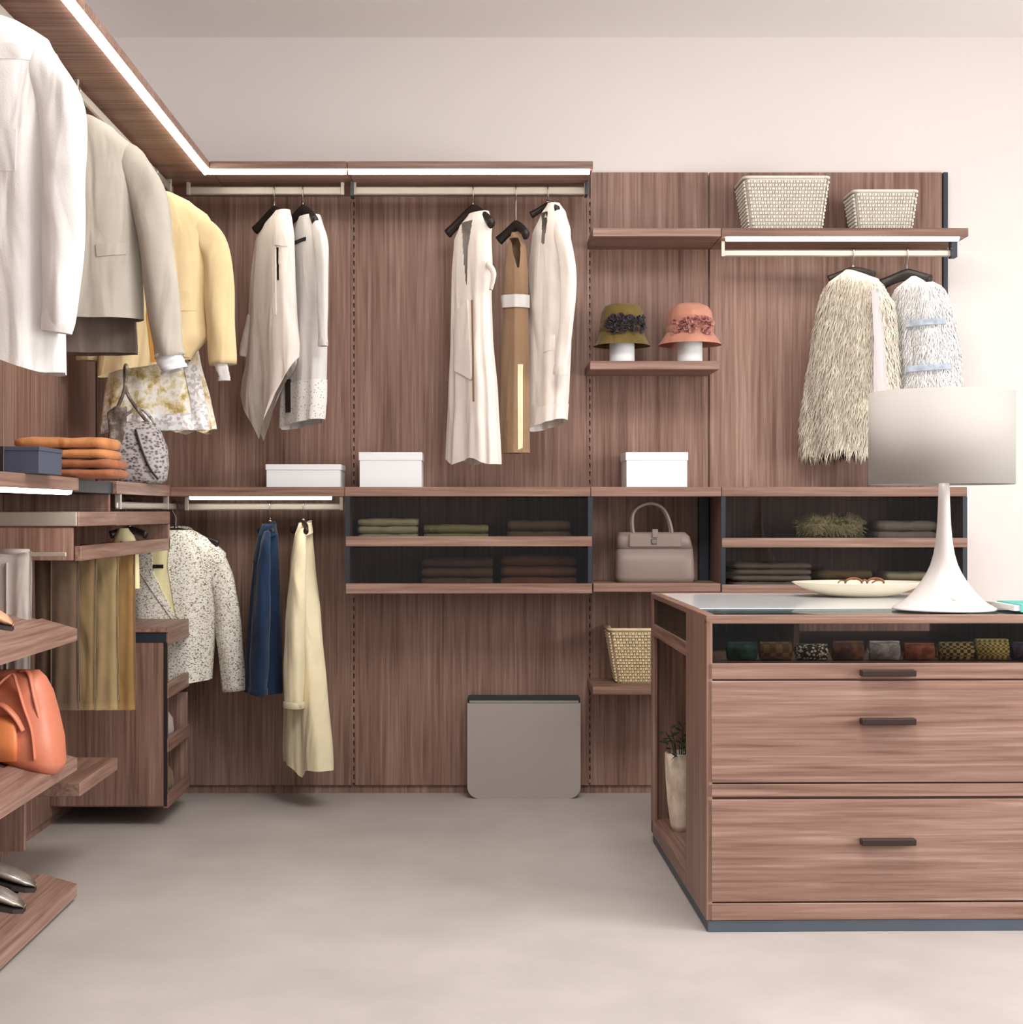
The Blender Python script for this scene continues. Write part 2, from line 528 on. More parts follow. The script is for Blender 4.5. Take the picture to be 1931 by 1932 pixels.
tl = thing('top_shelf', 'long walnut top shelf with glowing light strip along the left wall', 'shelf', (XT, 4, ZT0))
yb = [2.2, 2.9, 3.55, 3.88, 4.55, 4.9, YT]
for a, b in zip(yb[:-1], yb[1:]):
    box('board', (XL, XT), (a + .0015, b - .0015), (ZT0, ZT1), WX, tl)
box('board', (XL, XT - .001), (YT, YB), (ZT0, ZT1), WX, tl)
ledstrip('light_strip', tl, 2.2, YT + 0.03, XT, ZT0, 'y')

# rails
ZR = EYE + (PY - 360) / 518.0
YR = wy(518)
def rail(name, label, p0, p1, h, t, axis, brackets, btop, group=None, bmat=ALU):
    if axis == 'x':
        r = thing(name, label, 'clothes rail', ((p0[0] + p1[0]) / 2, p0[1], p0[2] - h), group)
        box('rail', (p0[0], p1[0]), (p0[1] - t, p0[1] + t), (p0[2] - h, p0[2] + h), ALU, r, .004)
        for x in brackets:
            box('bracket', (x - .007, x + .007), (p0[1] - t - .004, p0[1] + t + .004), (p0[2] - h - .001, btop), bmat, r)
    else:
        r = thing(name, label, 'clothes rail', (p0[0], (p0[1] + p1[1]) / 2, p0[2] - h), group)
        box('rail', (p0[0] - t, p0[0] + t), (p0[1], p1[1]), (p0[2] - h, p0[2] + h), ALU, r, .004)
        for y in brackets:
            box('bracket', (p0[0] - t - .004, p0[0] + t + .004), (y - .007, y + .007), (p0[2] - h - .001, btop), bmat, r)
    return r
XR = -1.12
rail('clothes_rail', 'satin metal rail carrying the two white blouses near the corner', (XR + .05, YR, ZR), (wx(651, 518), YR, ZR), .0155, .006, 'x', [wx(647, 518), XR + .06], ZT0)
rail('clothes_rail', 'satin metal rail carrying the long sleeveless white dress', (wx(666, 518), YR, ZR), (wx(1109, 518), YR, ZR), .0155, .006, 'x', [wx(669, 518), wx(1106, 518)], ZT0)
rail('clothes_rail', 'satin metal rail along left wall carrying grey jacket and yellow blazer', (XR, 2.3, ZR), (XR, 5.4, ZR), .0155, .006, 'y', [2.4, 4.11, 5.35], ZT0)

# ---------------------------------------------------------------- right upper shelves
ZU1 = wz(430, 521); ZU0 = wz(446, 521)
us = thing('wall_shelf', 'short walnut shelf above the two hats, nothing on it', 'shelf', (wx(1240, 521), YU, ZU0))
box('board', (wx(1119, 521), wx(1361, 521)), (YU, YB), (ZU0, ZU1), WX, us)
us = thing('wall_shelf', 'walnut shelf with light strip holding two woven baskets', 'shelf', (wx(1600, 521), YU, ZU0))
box('board', (wx(1362, 521), wx(1828, 521)), (YU, YB), (ZU0, ZU1), WX, us)
ledstrip('light_strip', us, wx(1372, 521), wx(1812, 521), YU, ZU0, 'x', .02, .014)
Y3 = wy(512); Z3 = wz(478, 512)
rail('clothes_rail', 'satin metal rail carrying the two fur garments', (wx(1362, 512), Y3, Z3), (wx(1796, 512), Y3, Z3), .0125, .006, 'x', [wx(1364, 512)], ZU0)
br = thing('rail_bracket', 'dark metal bracket at the end of rail with fur garments', 'bracket', (wx(1798, 512), Y3, Z3 - .02))
box('plate', (wx(1793, 512), wx(1804, 512)), (Y3 - .02, Y3 + .02), (wz(487, 512), ZU0), ANTH, br)
v, f = lathegeo([(0.004, 0), (0.004, .004)], (0, 0, 0), 10)
finish('screw', [(wx(1791, 512) + q[2] * .5, Y3 - .022 + q[1], wz(471, 512) + q[0]) for q in v], f, CHROME, br)
hs = thing('wall_shelf', 'small walnut shelf holding two felt hats on white stands', 'shelf', (wx(1235, 521), YU, wz(696, 521)))
ZH = wz(681, 521)
box('board', (wx(1114, 521), wx(1358, 521)), (YU, YB), (wz(697, 521), ZH), WX, hs)

# ---------------------------------------------------------------- back counter and units
ZC1 = EYE + .086; ZC0 = EYE + .052
ct = thing('counter', 'long walnut counter along the back wall with white boxes on top', 'counter', (0, YC, ZC0))
cx0 = XF
joints = [cx0, wx(650, 525), wx(1115, 525), wx(1362, 525), wx(1826, 525)]
for a, b in zip(joints[:-1], joints[1:]):
    box('board', (a + .0008, b - .0008), (YC, YB), (ZC0, ZC1), WX, ct)
ledstrip('light_strip', ct, wx(357, 525), wx(625, 525), YC, ZC0, 'x', .018, .012)
ZR2 = wz(956, 515); YR2 = wy(515)
rail('clothes_rail', 'satin metal rail under the counter carrying navy denim and cream coat', (XF + .03, YR2, ZR2), (wx(649, 515), YR2, ZR2), .0125, .006, 'x', [wx(645, 515), XF + .04], ZC0)

def zz(py): return wz(py, 525)
def drawer_unit(label, pxl, pxr, p):
    xl, xr = wx(pxl, 525), wx(pxr, 525)
    u = thing('glass_drawer_unit', label, 'drawer unit', ((xl + xr) / 2, (YC + YB) / 2, zz(p[3])))
    for a in ((xl, xl + .014), (xr - .014, xr)):
        box('side_panel', a, (YC + .008, YB), (zz(p[3]), ZC0), WZ, u)
        x = (a[0] + a[1]) / 2
        box('corner_post', (x - .008, x + .008), (YC + .004, YC + .012), (zz(p[3]), ZC0), ANTH, u, 0)
    for top, mid, bot in ((940, p[0], p[1]), (p[1] + 2, p[2], p[3])):
        d = box('drawer', (xl + .015, xr - .015), (YC + .02, YB - .01), (zz(bot) + .006, zz(bot) + .016), WX, u)
        tag(d, None)
        box('front_rail', (xl + .001, xr - .001), (YC, YC + .02), (zz(bot), zz(mid)), WX, d)
        box('glass_front', (xl + .004, xr - .004), (YC + .006, YC + .012), (zz(mid), zz(top)), SMOKE, d, 0)
    box('back_lining', (xl + .014, xr - .014), (YB - .008, YB), (zz(p[3]), ZC0), WZ, u, 0)
    return u
drawer_unit('wall drawer unit with smoked glass fronts between cubby and hanging denim jacket', 652, 1118, (1012, 1031, 1101, 1120))
drawer_unit('wall drawer unit with smoked glass fronts holding the fluffy fur scarf', 1362, 1826, (1015, 1033, 1103, 1120))
oc = thing('open_cubby', 'open walnut cubby between glass drawer units holding grey handbag', 'shelf', (wx(1240, 525), YC, zz(1116)))
ZN = zz(1101)
box('bottom_board', (wx(1120, 525), wx(1360, 525)), (YC, YB), (zz(1117), ZN), WX, oc)
box('back_lining', (wx(1122, 525), wx(1358, 525)), (YB - .01, YB), (ZN, ZC0), WZ, oc, 0)
box('slotted_upright', (wx(1340, 525), wx(1360, 525) - .001), (YB - .05, YB - .01), (ZN, ZC0), ANTH, oc)
sh = thing('wall_shelf', 'low walnut shelf holding straw basket behind island', 'shelf', (wx(1230, 521), YU, wz(1310, 521)))
ZLS = wz(1296, 521)
box('board', (wx(1119, 521), wx(1345, 521)), (YU, YB), (wz(1311, 521), ZLS), WX, sh)

# ---------------------------------------------------------------- left run
cl = thing('counter', 'walnut counter along the left wall under grey jacket, light strip below', 'counter', (XF, 3.9, ZC0))
box('board', (XL, XF), (2.6, 4.118), (ZC0 + .004, ZC1 + .006), WY, cl)
box('board', (XL, XF), (4.552, YC + .0), (ZC0, ZC1 + .006), WY, cl)
box('corner_board', (XL, XF), (YC, YB), (ZC0, ZC1), WY, cl)
box('dark_insert', (XL, XF - .012), (4.12, 4.55), (ZC0, ZC1 + .002), ANTH, cl)
ledstrip('light_strip', cl, 2.6, 4.07, XF, ZC0 + .004, 'y', .018, .012)

Y0, Y1, Y2 = 4.12, 4.55, 5.33
rk = thing('trouser_rack', 'walnut pull-out trouser rack under left counter with brown trousers', 'trouser rack', (XF, 4.7, EYE - .15))
box('upper_rail', (XL, XF), (Y1 + .001, Y2), (EYE - .045, EYE - .002), WY, rk)
box('upper_rail', (XL, XF), (Y0, Y1 - .001), (EYE - .043, EYE - .002), WY, rk)
box('end_cap', (XL, XF - .006), (Y0 - .006, Y0), (EYE - .042, EYE - .003), ALU, rk)
box('end_panel', (XL, wx(205, 616)), (Y1, Y1 + .018), (EYE - .002, ZC0), WZ, rk)
box('side_panel', (XL, wx(137, 679)), (Y0, Y0 + .018), (EYE - .138, EYE - .046), WZ, rk)
box('front_rail', (XF - .018, XF), (Y0 + .02, Y2), (EYE - .140, EYE - .098), WY, rk)
box('far_side', (XL, XF), (Y2 - .016, Y2), (EYE - .138, EYE - .046), WZ, rk)
TROUS = [(690, -10, 57, GREYP, 'pale grey trousers hanging folded behind the sloped shoe shelf'),
         (664, 66, 150, DKBROWN, 'dark brown trousers hanging folded beside the pale grey pair'),
         (640, 96, 215, OLIVEP, 'olive brown trousers hanging broadside on the trouser rack'),
         (602, 150, 246, KHAKI, 'khaki trousers hanging just behind olive brown pair'),
         (574, 190, 275, OCHREP, 'ochre trousers hanging last on rack, nearest the corner')]
for s, a, b, m, lab in TROUS:
    box('hanging_bar', (XL, XF - .018), (wy(s) - .006, wy(s) + .006), (EYE - .125, EYE - .113), ALU, rk)
rail('clothes_rail', 'dull metal rail under left counter carrying tweed jacket', (XR, Y1 + .02, EYE + .017), (XR, YB - .02, EYE + .017), .011, .006, 'y', [Y1 + .05, 5.3], ZC0)
rng = random.Random(3)

def sheet_folded(name, label, cat, s, pxl, pxr, pytop, pybot, mat, thick=.022, group=None):
    """garment folded over a bar: two hanging leaves joined over the top, soft folds"""
    xl, xr = max(wx(pxl, s), XL + .012), min(wx(pxr, s), XF - .019)
    zt, zb = wz(pytop, s), wz(pybot, s)
    y = wy(s)
    t = thing(name, label, cat, ((xl + xr) / 2, y, zb), group)
    ph = rng.random() * 6
    for side, nm in ((-1, 'leg'), (1, 'leg')):
        nu, nz = 22, 20
        v, f = [], []
        for layer in (0, 1):
            for i in range(nz + 1):
                tt = i / nz
                z = lerp(zt, zb + (0.02 if side > 0 else 0), tt)
                off = thick * (0.45 + 0.55 * min(1, tt * 6) ** .5) if i else thick * .25
                for j in range(nu + 1):
                    a = j / nu
                    x = lerp(xl, xr, a) + .006 * math.sin(3 * tt + ph) * (a - .5)
                    wv = .004 * tt * math.sin(a * 17 + ph + 2 * tt) + .003 * math.sin(a * 7 + ph)
                    edge = 1 - abs(2 * a - 1) ** 8
                    d = off * (1.0 if layer == 0 else .25)
                    v.append((x, y + side * (d * (.4 + .6 * edge) + wv * edge), z))
        W = nu + 1; L = W * (nz + 1)
        for i in range(nz):
            for j in range(nu):
                q = (i * W + j, i * W + j + 1, (i + 1) * W + j + 1, (i + 1) * W + j)
                f.append(q); f.append(tuple(L + k for k in reversed(q)))
        rim = [j for j in range(W)] + [i * W + nu for i in range(1, nz + 1)] + [nz * W + j for j in range(nu - 1, -1, -1)] + [i * W for i in range(nz - 1, 0, -1)]
        for a, b in zip(rim, rim[1:] + rim[:1]):
            f.append((a, b, L + b, L + a))
        finish(nm, v, f, mat, t, True)
    g = Geo()
    for j in range(1):
        pass
    v, f = tubegeo([(xl + .003, y, zt - .004), ((xl + xr) / 2, y, zt - .003), (xr - .003, y, zt - .004)], .010, 10)
    finish('fold', v, f, mat, t, True)
    xs = lerp(xl, xr, .42)
    box('crease', (xs - .001, xs + .001), (y - thick - .0062, y - thick * .6), (zb + .01, zt - .03), mat, t, 0)
    return t
for s, a, b, m, lab in TROUS:
    sheet_folded('trousers', lab, 'trousers', s, a, b, 964 + .110 * s, 1338 if s < 680 else 1300, m)

# low shelf of the left run
lw = thing('wall_shelf', 'low walnut shelf on left wall near floor, bare, behind shoe shelves', 'shelf', (XL, 4.3, EYE - .8))
box('board', (XL, XF), (4.13, 4.56), (EYE - .795, EYE - .757), WY, lw)

# sloped shoe shelves
YA0, YA1 = 2.55, 4.10
def shoe_shelf(label, H, drop=.10):
    """board sloping down from the wall to the front edge"""
    ztop = EYE - H
    t = thing('shoe_shelf', label, 'shelf', (XF, 3.5, ztop - .035))
    def slab(nm, xa, xb, lift=0.0, th=.03):
        def zt(x): return ztop + (XF - x) / (XF - XL) * drop + lift
        v = []
        for y in (YA0, YA1):
            for x in (xa, xb):
                v.append((x, y, zt(x))); v.append((x, y, zt(x) - th))
        f = [(0, 4, 6, 2), (1, 3, 7, 5), (0, 2, 3, 1), (4, 5, 7, 6), (2, 6, 7, 3), (0, 1, 5, 4)]
        return finish(nm, v, f, WY, t)
    slab('front_plank', XF - .098, XF, 0, .033)
    slab('rear_plank', XL, XF - .104, -.006, .028)
    return ztop, drop
SH = []
for lab, H in (('sloped walnut shoe shelf level with trousers, uppermost of three', .325),
               ('sloped walnut shoe shelf holding the salmon leather bag', .682),
               ('sloped walnut shoe shelf close to the floor holding silver shoes', 1.035 - .0)):
    pass
shoe_shelf('sloped walnut shoe shelf level with trousers, uppermost of three', .325)
shoe_shelf('sloped walnut shoe shelf holding the salmon leather bag', .682)
shoe_shelf('sloped walnut shoe shelf close to the floor holding silver shoes', 1.030)
sp = box('shelf_support', (XL, wx(55, 683)), (4.055, 4.075), (EYE - .93, EYE - .63), WZ)
tag(sp, 'vertical walnut support board under the shelf with salmon bag', 'support board')

# corner drawer unit
cu = thing('corner_drawer_unit', 'low walnut tray unit in the left corner, fronts facing the island', 'drawer unit', (-1.2, 5.2, EYE - 1.004))
XCU = -1.058; YC0, YC1 = wy(555), wy(517)
zb = EYE - 1.004
def zc(py): return EYE + (PY - py) / 555.0
box('side_panel', (XL, XCU - .004), (YC0, YC0 + .02), (zb, zc(1212)), WZ, cu)
box('dark_band', (XL, XCU - .006), (YC0 - .003, YC0 + .018), (zc(1212), zc(1193)), ANTH, cu)
box('top_board', (XL, XCU), (YC0 - .01, YC1), (zc(1193), zc(1182)), WY, cu)
box('far_panel', (XL, XCU - .006), (YC1 - .018, YC1), (zb, zc(1330)), WZ, cu)
box('edge_post', (XCU - .016, XCU - .004), (YC0 - .001, YC0 + .006), (zb, zc(1212)), BLK, cu, 0)
for top, bot in ((1193, 1218), (1290, 1318), (1395, 1420), (1500, 1525)):
    d = box('tray_front', (XCU - .018, XCU), (YC0, YC1), (zc(bot), zc(top)), WY, cu)
    if top > 1200:
        box('tray_base', (XL, XCU - .018), (YC0 + .02, YC1 - .018), (zc(bot), zc(bot) + .012), WX, d)

# ---------------------------------------------------------------- garments
class Garment:
    def __init__(self, name, label, cat, s, cx, yaw, rows, mat, hd=.06, p=2.4, folds=(7, .05), hem=None, group=None, seed=1, seg=56, nrow=40, bodyname='body', smooth=True, thingobj=None, cuts=()):
        self.s, self.cx, self.yaw = s, cx, math.radians(yaw)
        self.p = p
        self.X0, self.Y0 = wx(cx, s), wy(s)
        cy, sy = math.cos(self.yaw), math.sin(self.yaw)
        self.cy, self.sy = cy, sy
        R = []
        for r in rows:
            py, pl, pr = r[:3]
            d = r[3] if len(r) > 3 else None
            W = (pr - pl) / 2 / s
            dd = d if d is not None else min(hd, max(.02, W * .55 / max(cy, .5)))
            if abs(yaw) > 55: dd *= .62
            elif abs(yaw) > 45: dd *= .74
            k = W * W - (dd * sy) ** 2
            hw = math.sqrt(max(k, (W * .35) ** 2)) / cy
            R.append((wz(py, s), ((pl + pr) / 2 - cx) / s / cy, hw, dd))
        R.sort(key=lambda q: -q[0])
        self.R = R
        zt, zb = R[0][0], R[-1][0]
        self.zt, self.zb = zt, zb
        self.t = thingobj or thing(name, label, cat, (self.X0, self.Y0, zb), group)
        rr = random.Random(seed)
        ph = [rr.random() * 6.28 for _ in range(6)]
        nF, aF = folds
        self.nF, self.aF, self.ph, self.hem = nF, aF, ph, hem
        v, f = [], []
        for i in range(nrow + 1):
            t = i / nrow
            z = lerp(zt, zb, t)
            cu_, hw, dd = sample(R, z)
            for j in range(seg):
                a = 2 * math.pi * j / seg
                ca, sa = math.cos(a), math.sin(a)
                fo = 1 + aF * (t ** .8) * (math.sin(nF * a + ph[0] + 1.1 * t) * .6 + math.sin((nF * 2 - 3) * a + ph[1] - 2 * t) * .4 + .35 * math.sin(3 * a + ph[2] + 5 * t))
                u = hw * math.copysign(abs(ca) ** (2 / p), ca)
                w = dd * math.copysign(abs(sa) ** (2 / p), sa)
                fw = 1 + (fo - 1) * 2.6
                zo = 0
                if hem:
                    Wv = max(1e-4, math.hypot(hw * cy, dd * sy))
                    zo = hem(ca, sa, (u * cy - w * sy) / Wv) * t ** 4
                v.append(self.W(cu_ + u * (1 + (fo - 1) * .35), w * fw, z + zo))
        for i in range(nrow):
            for j in range(seg):
                k = (j + 1) % seg
                if cuts and self.in_cut(cuts, lerp(zt, zb, (i + .5) / nrow), 2 * math.pi * (j + .5) / seg): continue
                f.append((i * seg + j, (i + 1) * seg + j, (i + 1) * seg + k, i * seg + k))
        if not cuts: f.append(tuple(range(seg)))
        self.bv, self.bf = v, f
        self.body = finish(bodyname, v, f, mat, self.t, smooth)
        self.mat = mat
    def W(self, u, w, z):
        return (self.X0 + u * self.cy - w * self.sy, self.Y0 + u * self.sy + w * self.cy, z)
    def U(self, px): return (px - self.cx) / self.s / self.cy
    def Z(self, py): return wz(py, self.s)
    def front(self, u, z):
        """depth of the front surface at (u, z), folds included"""
        cu_, hw, dd = sample(self.R, z)
        q = max(-.97, min(.97, (u - cu_) / max(hw, 1e-4)))
        ca = math.copysign(abs(q) ** (self.p / 2), q)
        sa = -math.sqrt(max(0, 1 - ca * ca))
        a = math.atan2(sa, ca)
        t = max(0, min(1, (self.zt - z) / max(1e-6, self.zt - self.zb)))
        ph, nF = self.ph, self.nF
        fo = 1 + self.aF * (t ** .8) * (math.sin(nF * a + ph[0] + 1.1 * t) * .6 + math.sin((nF * 2 - 3) * a + ph[1] - 2 * t) * .4 + .35 * math.sin(3 * a + ph[2] + 5 * t))
        return -dd * abs(sa) ** (2 / self.p) * (1 + (fo - 1) * 2.6)
    def in_cut(self, cuts, z, a):
        """is this face of the front inside an opening given by two pixel polylines"""
        ca, sa = math.cos(a), math.sin(a)
        if sa > 0: return False
        cu_, hw, dd = sample(self.R, z)
        u = cu_ + hw * math.copysign(abs(ca) ** (2 / self.p), ca)
        py = PY - (z - EYE) * self.s
        for left, right in cuts:
            if not left[0][1] <= py <= left[-1][1]: continue
            def at(pl):
                for (xa, ya), (xb, yb_) in zip(pl[:-1], pl[1:]):
                    if ya <= py <= yb_: return lerp(xa, xb, (py - ya) / max(1e-6, yb_ - ya))
                return pl[-1][0]
            if self.UF(at(left), py) <= u <= self.UF(at(right), py): return True
        return False
    def UF(self, px, py):
        """u of the front-surface point seen at this pixel"""
        z = self.Z(py)
        cu_, hw, dd = sample(self.R, z)
        u = (px - self.cx) / self.s / self.cy
        for _ in range(6):
            w = self.front(u, z)
            un = ((px - self.cx) / self.s + w * self.sy) / self.cy
            u = max(cu_ - hw * .97, min(cu_ + hw * .97, .5 * u + .5 * un))
        return u
    def patch(self, name, left, right, mat, off=.006, n=14, m=6, parent=None, pxmode=True):
        """strip between two pixel polylines laid over the front of the body"""
        off = off * .5 if off < .03 else off
        def res(pl):
            pts = [(self.UF(a, b), self.Z(b)) for a, b in pl] if pxmode else pl
            out = []
            for i in range(n + 1):
                q = i / n * (len(pts) - 1)
                k = min(int(q), len(pts) - 2); t = q - k
                out.append((lerp(pts[k][0], pts[k + 1][0], t), lerp(pts[k][1], pts[k + 1][1], t)))
            return out
        L, Rr = res(left), res(right)
        v, f = [], []
        for i in range(n + 1):
            for j in range(m + 1):
                t = j / m
                u, z = lerp(L[i][0], Rr[i][0], t), lerp(L[i][1], Rr[i][1], t)
                v.append(self.W(u, self.front(u, z) - off, z))
        Wd = m + 1
        for i in range(n):
            for j in range(m):
                f.append((i * Wd + j, (i + 1) * Wd + j, (i + 1) * Wd + j + 1, i * Wd + j + 1))
        rim = [j for j in range(Wd)] + [i * Wd + m for i in range(1, n + 1)] + [n * Wd + j for j in range(m - 1, -1, -1)] + [i * Wd for i in range(n - 1, 0, -1)]
        dx, dy = -self.sy * (off + .004), self.cy * (off + .004)
        b0 = len(v)
        for k in rim:
            v.append(v[k])
        for k in rim:
            v.append((v[k][0] + dx, v[k][1] + dy, v[k][2]))
        nr = len(rim)
        for k in range(nr):
            k2 = (k + 1) % nr
            f.append((b0 + k, b0 + k2, b0 + nr + k2, b0 + nr + k))
        return finish(name, v, f, mat, parent or self.t, True)
    def sleeve(self, path, mat, name='sleeve', cuff=None, cuffmat=None, flat=.7, seg=22, seed=4, sub=7, cap=True):
        """path: (px, py, half width px, depth offset m)"""
        if abs(self.yaw) > .78:
            path = [(a_, b_, h_, d_ * .75) for a_, b_, h_, d_ in path]
        if name == 'sleeve' and cap:
            a0, b0, h0, d0 = path[0]
            sg = 1 if self.U(a0) > 0 else -1
            a0 -= sg * h0 * .40; b0 += h0 * .5
            path = [(a0, b0, h0, d0)] + list(path[1:])
            path = [(a0 - sg * h0 * 1.0, b0 - h0 * .62, h0 * .30, d0 * .5), (a0 - sg * h0 * .45, b0 - h0 * .30, h0 * .72, d0 * .8)] + list(path)
        P = smoothpath([(self.U(a) + d * self.sy / self.cy, d, self.Z(b)) for a, b, h, d in path], sub)
        rads = []
        for i in range(len(path) - 1):
            for k in range(sub):
                rads.append(lerp(path[i][2], path[i + 1][2], k / sub) / self.s)
        rads.append(path[-1][2] / self.s)
        rr = random.Random(seed); p0 = rr.random() * 6; p1 = rr.random() * 6
        n = len(P)
        v, f = [], []
        for i, p in enumerate(P):
            t = (P[min(i + 1, n - 1)] - P[max(i - 1, 0)]).normalized()
            un = Vector((-t.z, 0, t.x)); un.normalize()
            wn = t.cross(un).normalized()
            tt = i / (n - 1)
            for j in range(seg):
                a = 2 * math.pi * j / seg
                r = rads[i] * (1 + .06 * math.sin(4 * a + p0 + 7 * tt) * min(1, tt * 2) + .04 * math.sin(9 * tt * 3 + 2 * a + p1))
                q = p + un * (r * math.cos(a)) + wn * (r * flat * math.sin(a))
                v.append(self.W(q.x, q.y, q.z))
        for i in range(n - 1):
            for j in range(seg):
                k = (j + 1) % seg
                f.append((i * seg + j, (i + 1) * seg + j, (i + 1) * seg + k, i * seg + k))
        f.append(tuple(range(seg)))
        # inner end, slightly recessed
        c = len(v); e = P[-1] - (P[-1] - P[-2]).normalized() * .02
        v.append(self.W(e.x, e.y, e.z))
        for j in range(seg):
            f.append(((n - 1) * seg + j, c, (n - 1) * seg + (j + 1) % seg))
        o = finish(name, v, f, mat, self.t, True)
        if cuff:
            a = P[-1]; b = P[-2]; d = (a - b).normalized()
            r = rads[-1] * 1.06
            un = Vector((-d.z, 0, d.x)).normalized(); wn = d.cross(un).normalized()
            vv, ff = [], []
            for k, sc_ in ((-cuff, .97), (-cuff + .003, 1.0), (.002, 1.02), (.004, .98)):
                for q_ in range(seg):
                    an = 2 * math.pi * q_ / seg
                    p_ = a + d * k + un * (r * sc_ * math.cos(an)) + wn * (r * sc_ * flat * math.sin(an))
                    vv.append(self.W(p_.x, p_.y, p_.z))
            for i_ in range(3):
                for q_ in range(seg):
                    k_ = (q_ + 1) % seg
                    ff.append((i_ * seg + q_, (i_ + 1) * seg + q_, (i_ + 1) * seg + k_, i_ * seg + k_))
            finish('cuff', vv, ff, cuffmat or mat, o, True)
        return o
    def ring(self, name, py0, py1, mat, off=.004, seg=56, slope=0.0, parent=None):
        """band all round the body between two pixel heights"""
        v, f = [], []
        z0, z1 = self.Z(py0), self.Z(py1)
        n = 4
        ph, nF, p = self.ph, self.nF, self.p
        for i in range(n + 1):
            for j in range(seg):
                a = 2 * math.pi * j / seg
                ca, sa = math.cos(a), math.sin(a)
                z = lerp(z0, z1, i / n)
                t = max(0, min(1, (self.zt - z) / (self.zt - self.zb)))
                cu_, hw, dd = sample(self.R, z)
                fo = 1 + self.aF * (t ** .8) * (math.sin(nF * a + ph[0] + 1.1 * t) * .6 + math.sin((nF * 2 - 3) * a + ph[1] - 2 * t) * .4 + .35 * math.sin(3 * a + ph[2] + 5 * t))
                u = hw * math.copysign(abs(ca) ** (2 / p), ca) * (1 + (fo - 1) * .35)
                w = dd * math.copysign(abs(sa) ** (2 / p), sa) * (1 + (fo - 1) * 2.6)
                r = math.hypot(u, w) or 1
                zo = self.hem(ca, sa, (u * self.cy - w * self.sy) / max(1e-4, math.hypot(hw * self.cy, dd * self.sy))) * t ** 4 if self.hem else 0
                v.append(self.W(cu_ + u + u / r * off, w + w / r * off, z + zo + slope * u))
        for i in range(n):
            for j in range(seg):
                k = (j + 1) % seg
                f.append((i * seg + j, (i + 1) * seg + j, (i + 1) * seg + k, i * seg + k))
        return finish(name, v, f, mat, parent or self.t, True)
    def disc(self, name, px, py, r, mat, off=.008):
        u, z = self.UF(px, py), self.Z(py)
        w = self.front(u, z)
        off = min(off, .005)
        v, f = lathegeo([(r, 0), (r * .9, .004)], (0, 0, 0), 12)
        v = [self.W(u + a, w - off - c, z + b) for a, b, c in v]
        return finish(name, v, f, mat, self.t, True)
    def collar(self, py, hw, hd, h, mat, gap=40, name='collar', flare=.005, lean=0.0):
        """standing/turned collar band open at the front"""
        cu_, _, _ = sample(self.R, self.Z(py))
        z0 = self.Z(py)
        v, f = [], []
        nA, nH = 28, 4
        for i in range(nA + 1):
            a = math.radians(-90 + gap / 2 + (360 - gap) * i / nA)
            back = (1 + math.sin(a)) / 2
            for k in range(nH + 1):
                t = k / nH
                rr = 1 + t * flare / hw
                v.append(self.W(cu_ + hw * rr * math.cos(a), hd * rr * math.sin(a) + lean * t, z0 - .012 + h * t * (.55 + .45 * back) - .02 * (1 - back)))
            for k in range(nH + 1):
                t = 1 - k / nH
                rr = 1 + .10 + t * flare / hw * .2 + (1 - t) * flare * 1.6 / hw
                v.append(self.W(cu_ + hw * rr * math.cos(a), hd * rr * math.sin(a) + lean * t, z0 - .015 + h * t * (.55 + .45 * back) - .02 * (1 - back)))
        M = 2 * (nH + 1)
        for i in range(nA):
            for k in range(M - 1):
                f.append((i * M + k, i * M + k + 1, (i + 1) * M + k + 1, (i + 1) * M + k))
        f.append(tuple(range(M))); f.append(tuple(nA * M + k for k in reversed(range(M))))
        return finish(name, v, f, mat, self.t, True)

def hanger(label, X, Y, zbar, zrail, yaw, half, plane, drop=.055, mat=BLK, group='black clothes hangers', rr=.019, thick=.010, wire=.0022, belly=None):
    """curved wooden hanger with a steel hook over the rail; plane is the direction the hook wraps"""
    t = thing('clothes_hanger', label, 'hanger', (X, Y, zbar - drop), group)
    cy, sy = math.cos(math.radians(yaw)), math.sin(math.radians(yaw))
    pts, rad = [], []
    for i in range(25):
        a = -1 + 2 * i / 24
        u = a * half
        z = zbar - drop * abs(a) ** 1.35 - .004 * (1 - abs(a))
        b = -.018 * abs(a) ** 2
        pts.append((X + u * cy - b * sy, Y + u * sy + b * cy, z))
        rad.append(thick * (.9 + .9 * (1 - abs(a)) * .6 + .5 * abs(a) ** 3))
    v, f = tubegeo(pts, rad, 10, .7)
    finish('shoulder_bar', v, f, mat, t, True)
    px_, py_ = plane
    def q(d, z): return (X + px_ * d, Y + py_ * d, z)
    path = smoothpath([q(0, zbar - .005), q(0, zbar + .02), q(0, zrail - .04), q(-.011, zrail - .018), q(-.0125, zrail + .008), q(-.006, zrail + rr), q(.004, zrail + rr), q(.0125, zrail + .008), q(.013, zrail - .006)], 5)
    v, f = tubegeo(path, wire, 6)
    finish('hook', v, f, CHROME, t, True)
    v, f = lathegeo([(.006, 0), (.0075, .006), (.005, .012)], (X, Y, zbar + .004), 10)
    finish('ferrule', v, f, CHROME, t, True)
    return t
HX, HY = (1, 0), (0, 1)   # hook wraps a rail along y / along x

def hang_left(label, s, zbar_py, half=.19, drop=.06):
    half *= .62; drop *= .6
    return hanger(label, XR, wy(s), wz(zbar_py, s), ZR, 0, half, HX, drop)
def hang_back(label, px, s, py, zr, yaw, half=.17, drop=.075, thick=.010):
    return hanger(label, wx(px, s), wy(s), wz(py, s), zr, yaw, half, HY, drop, thick=thick)

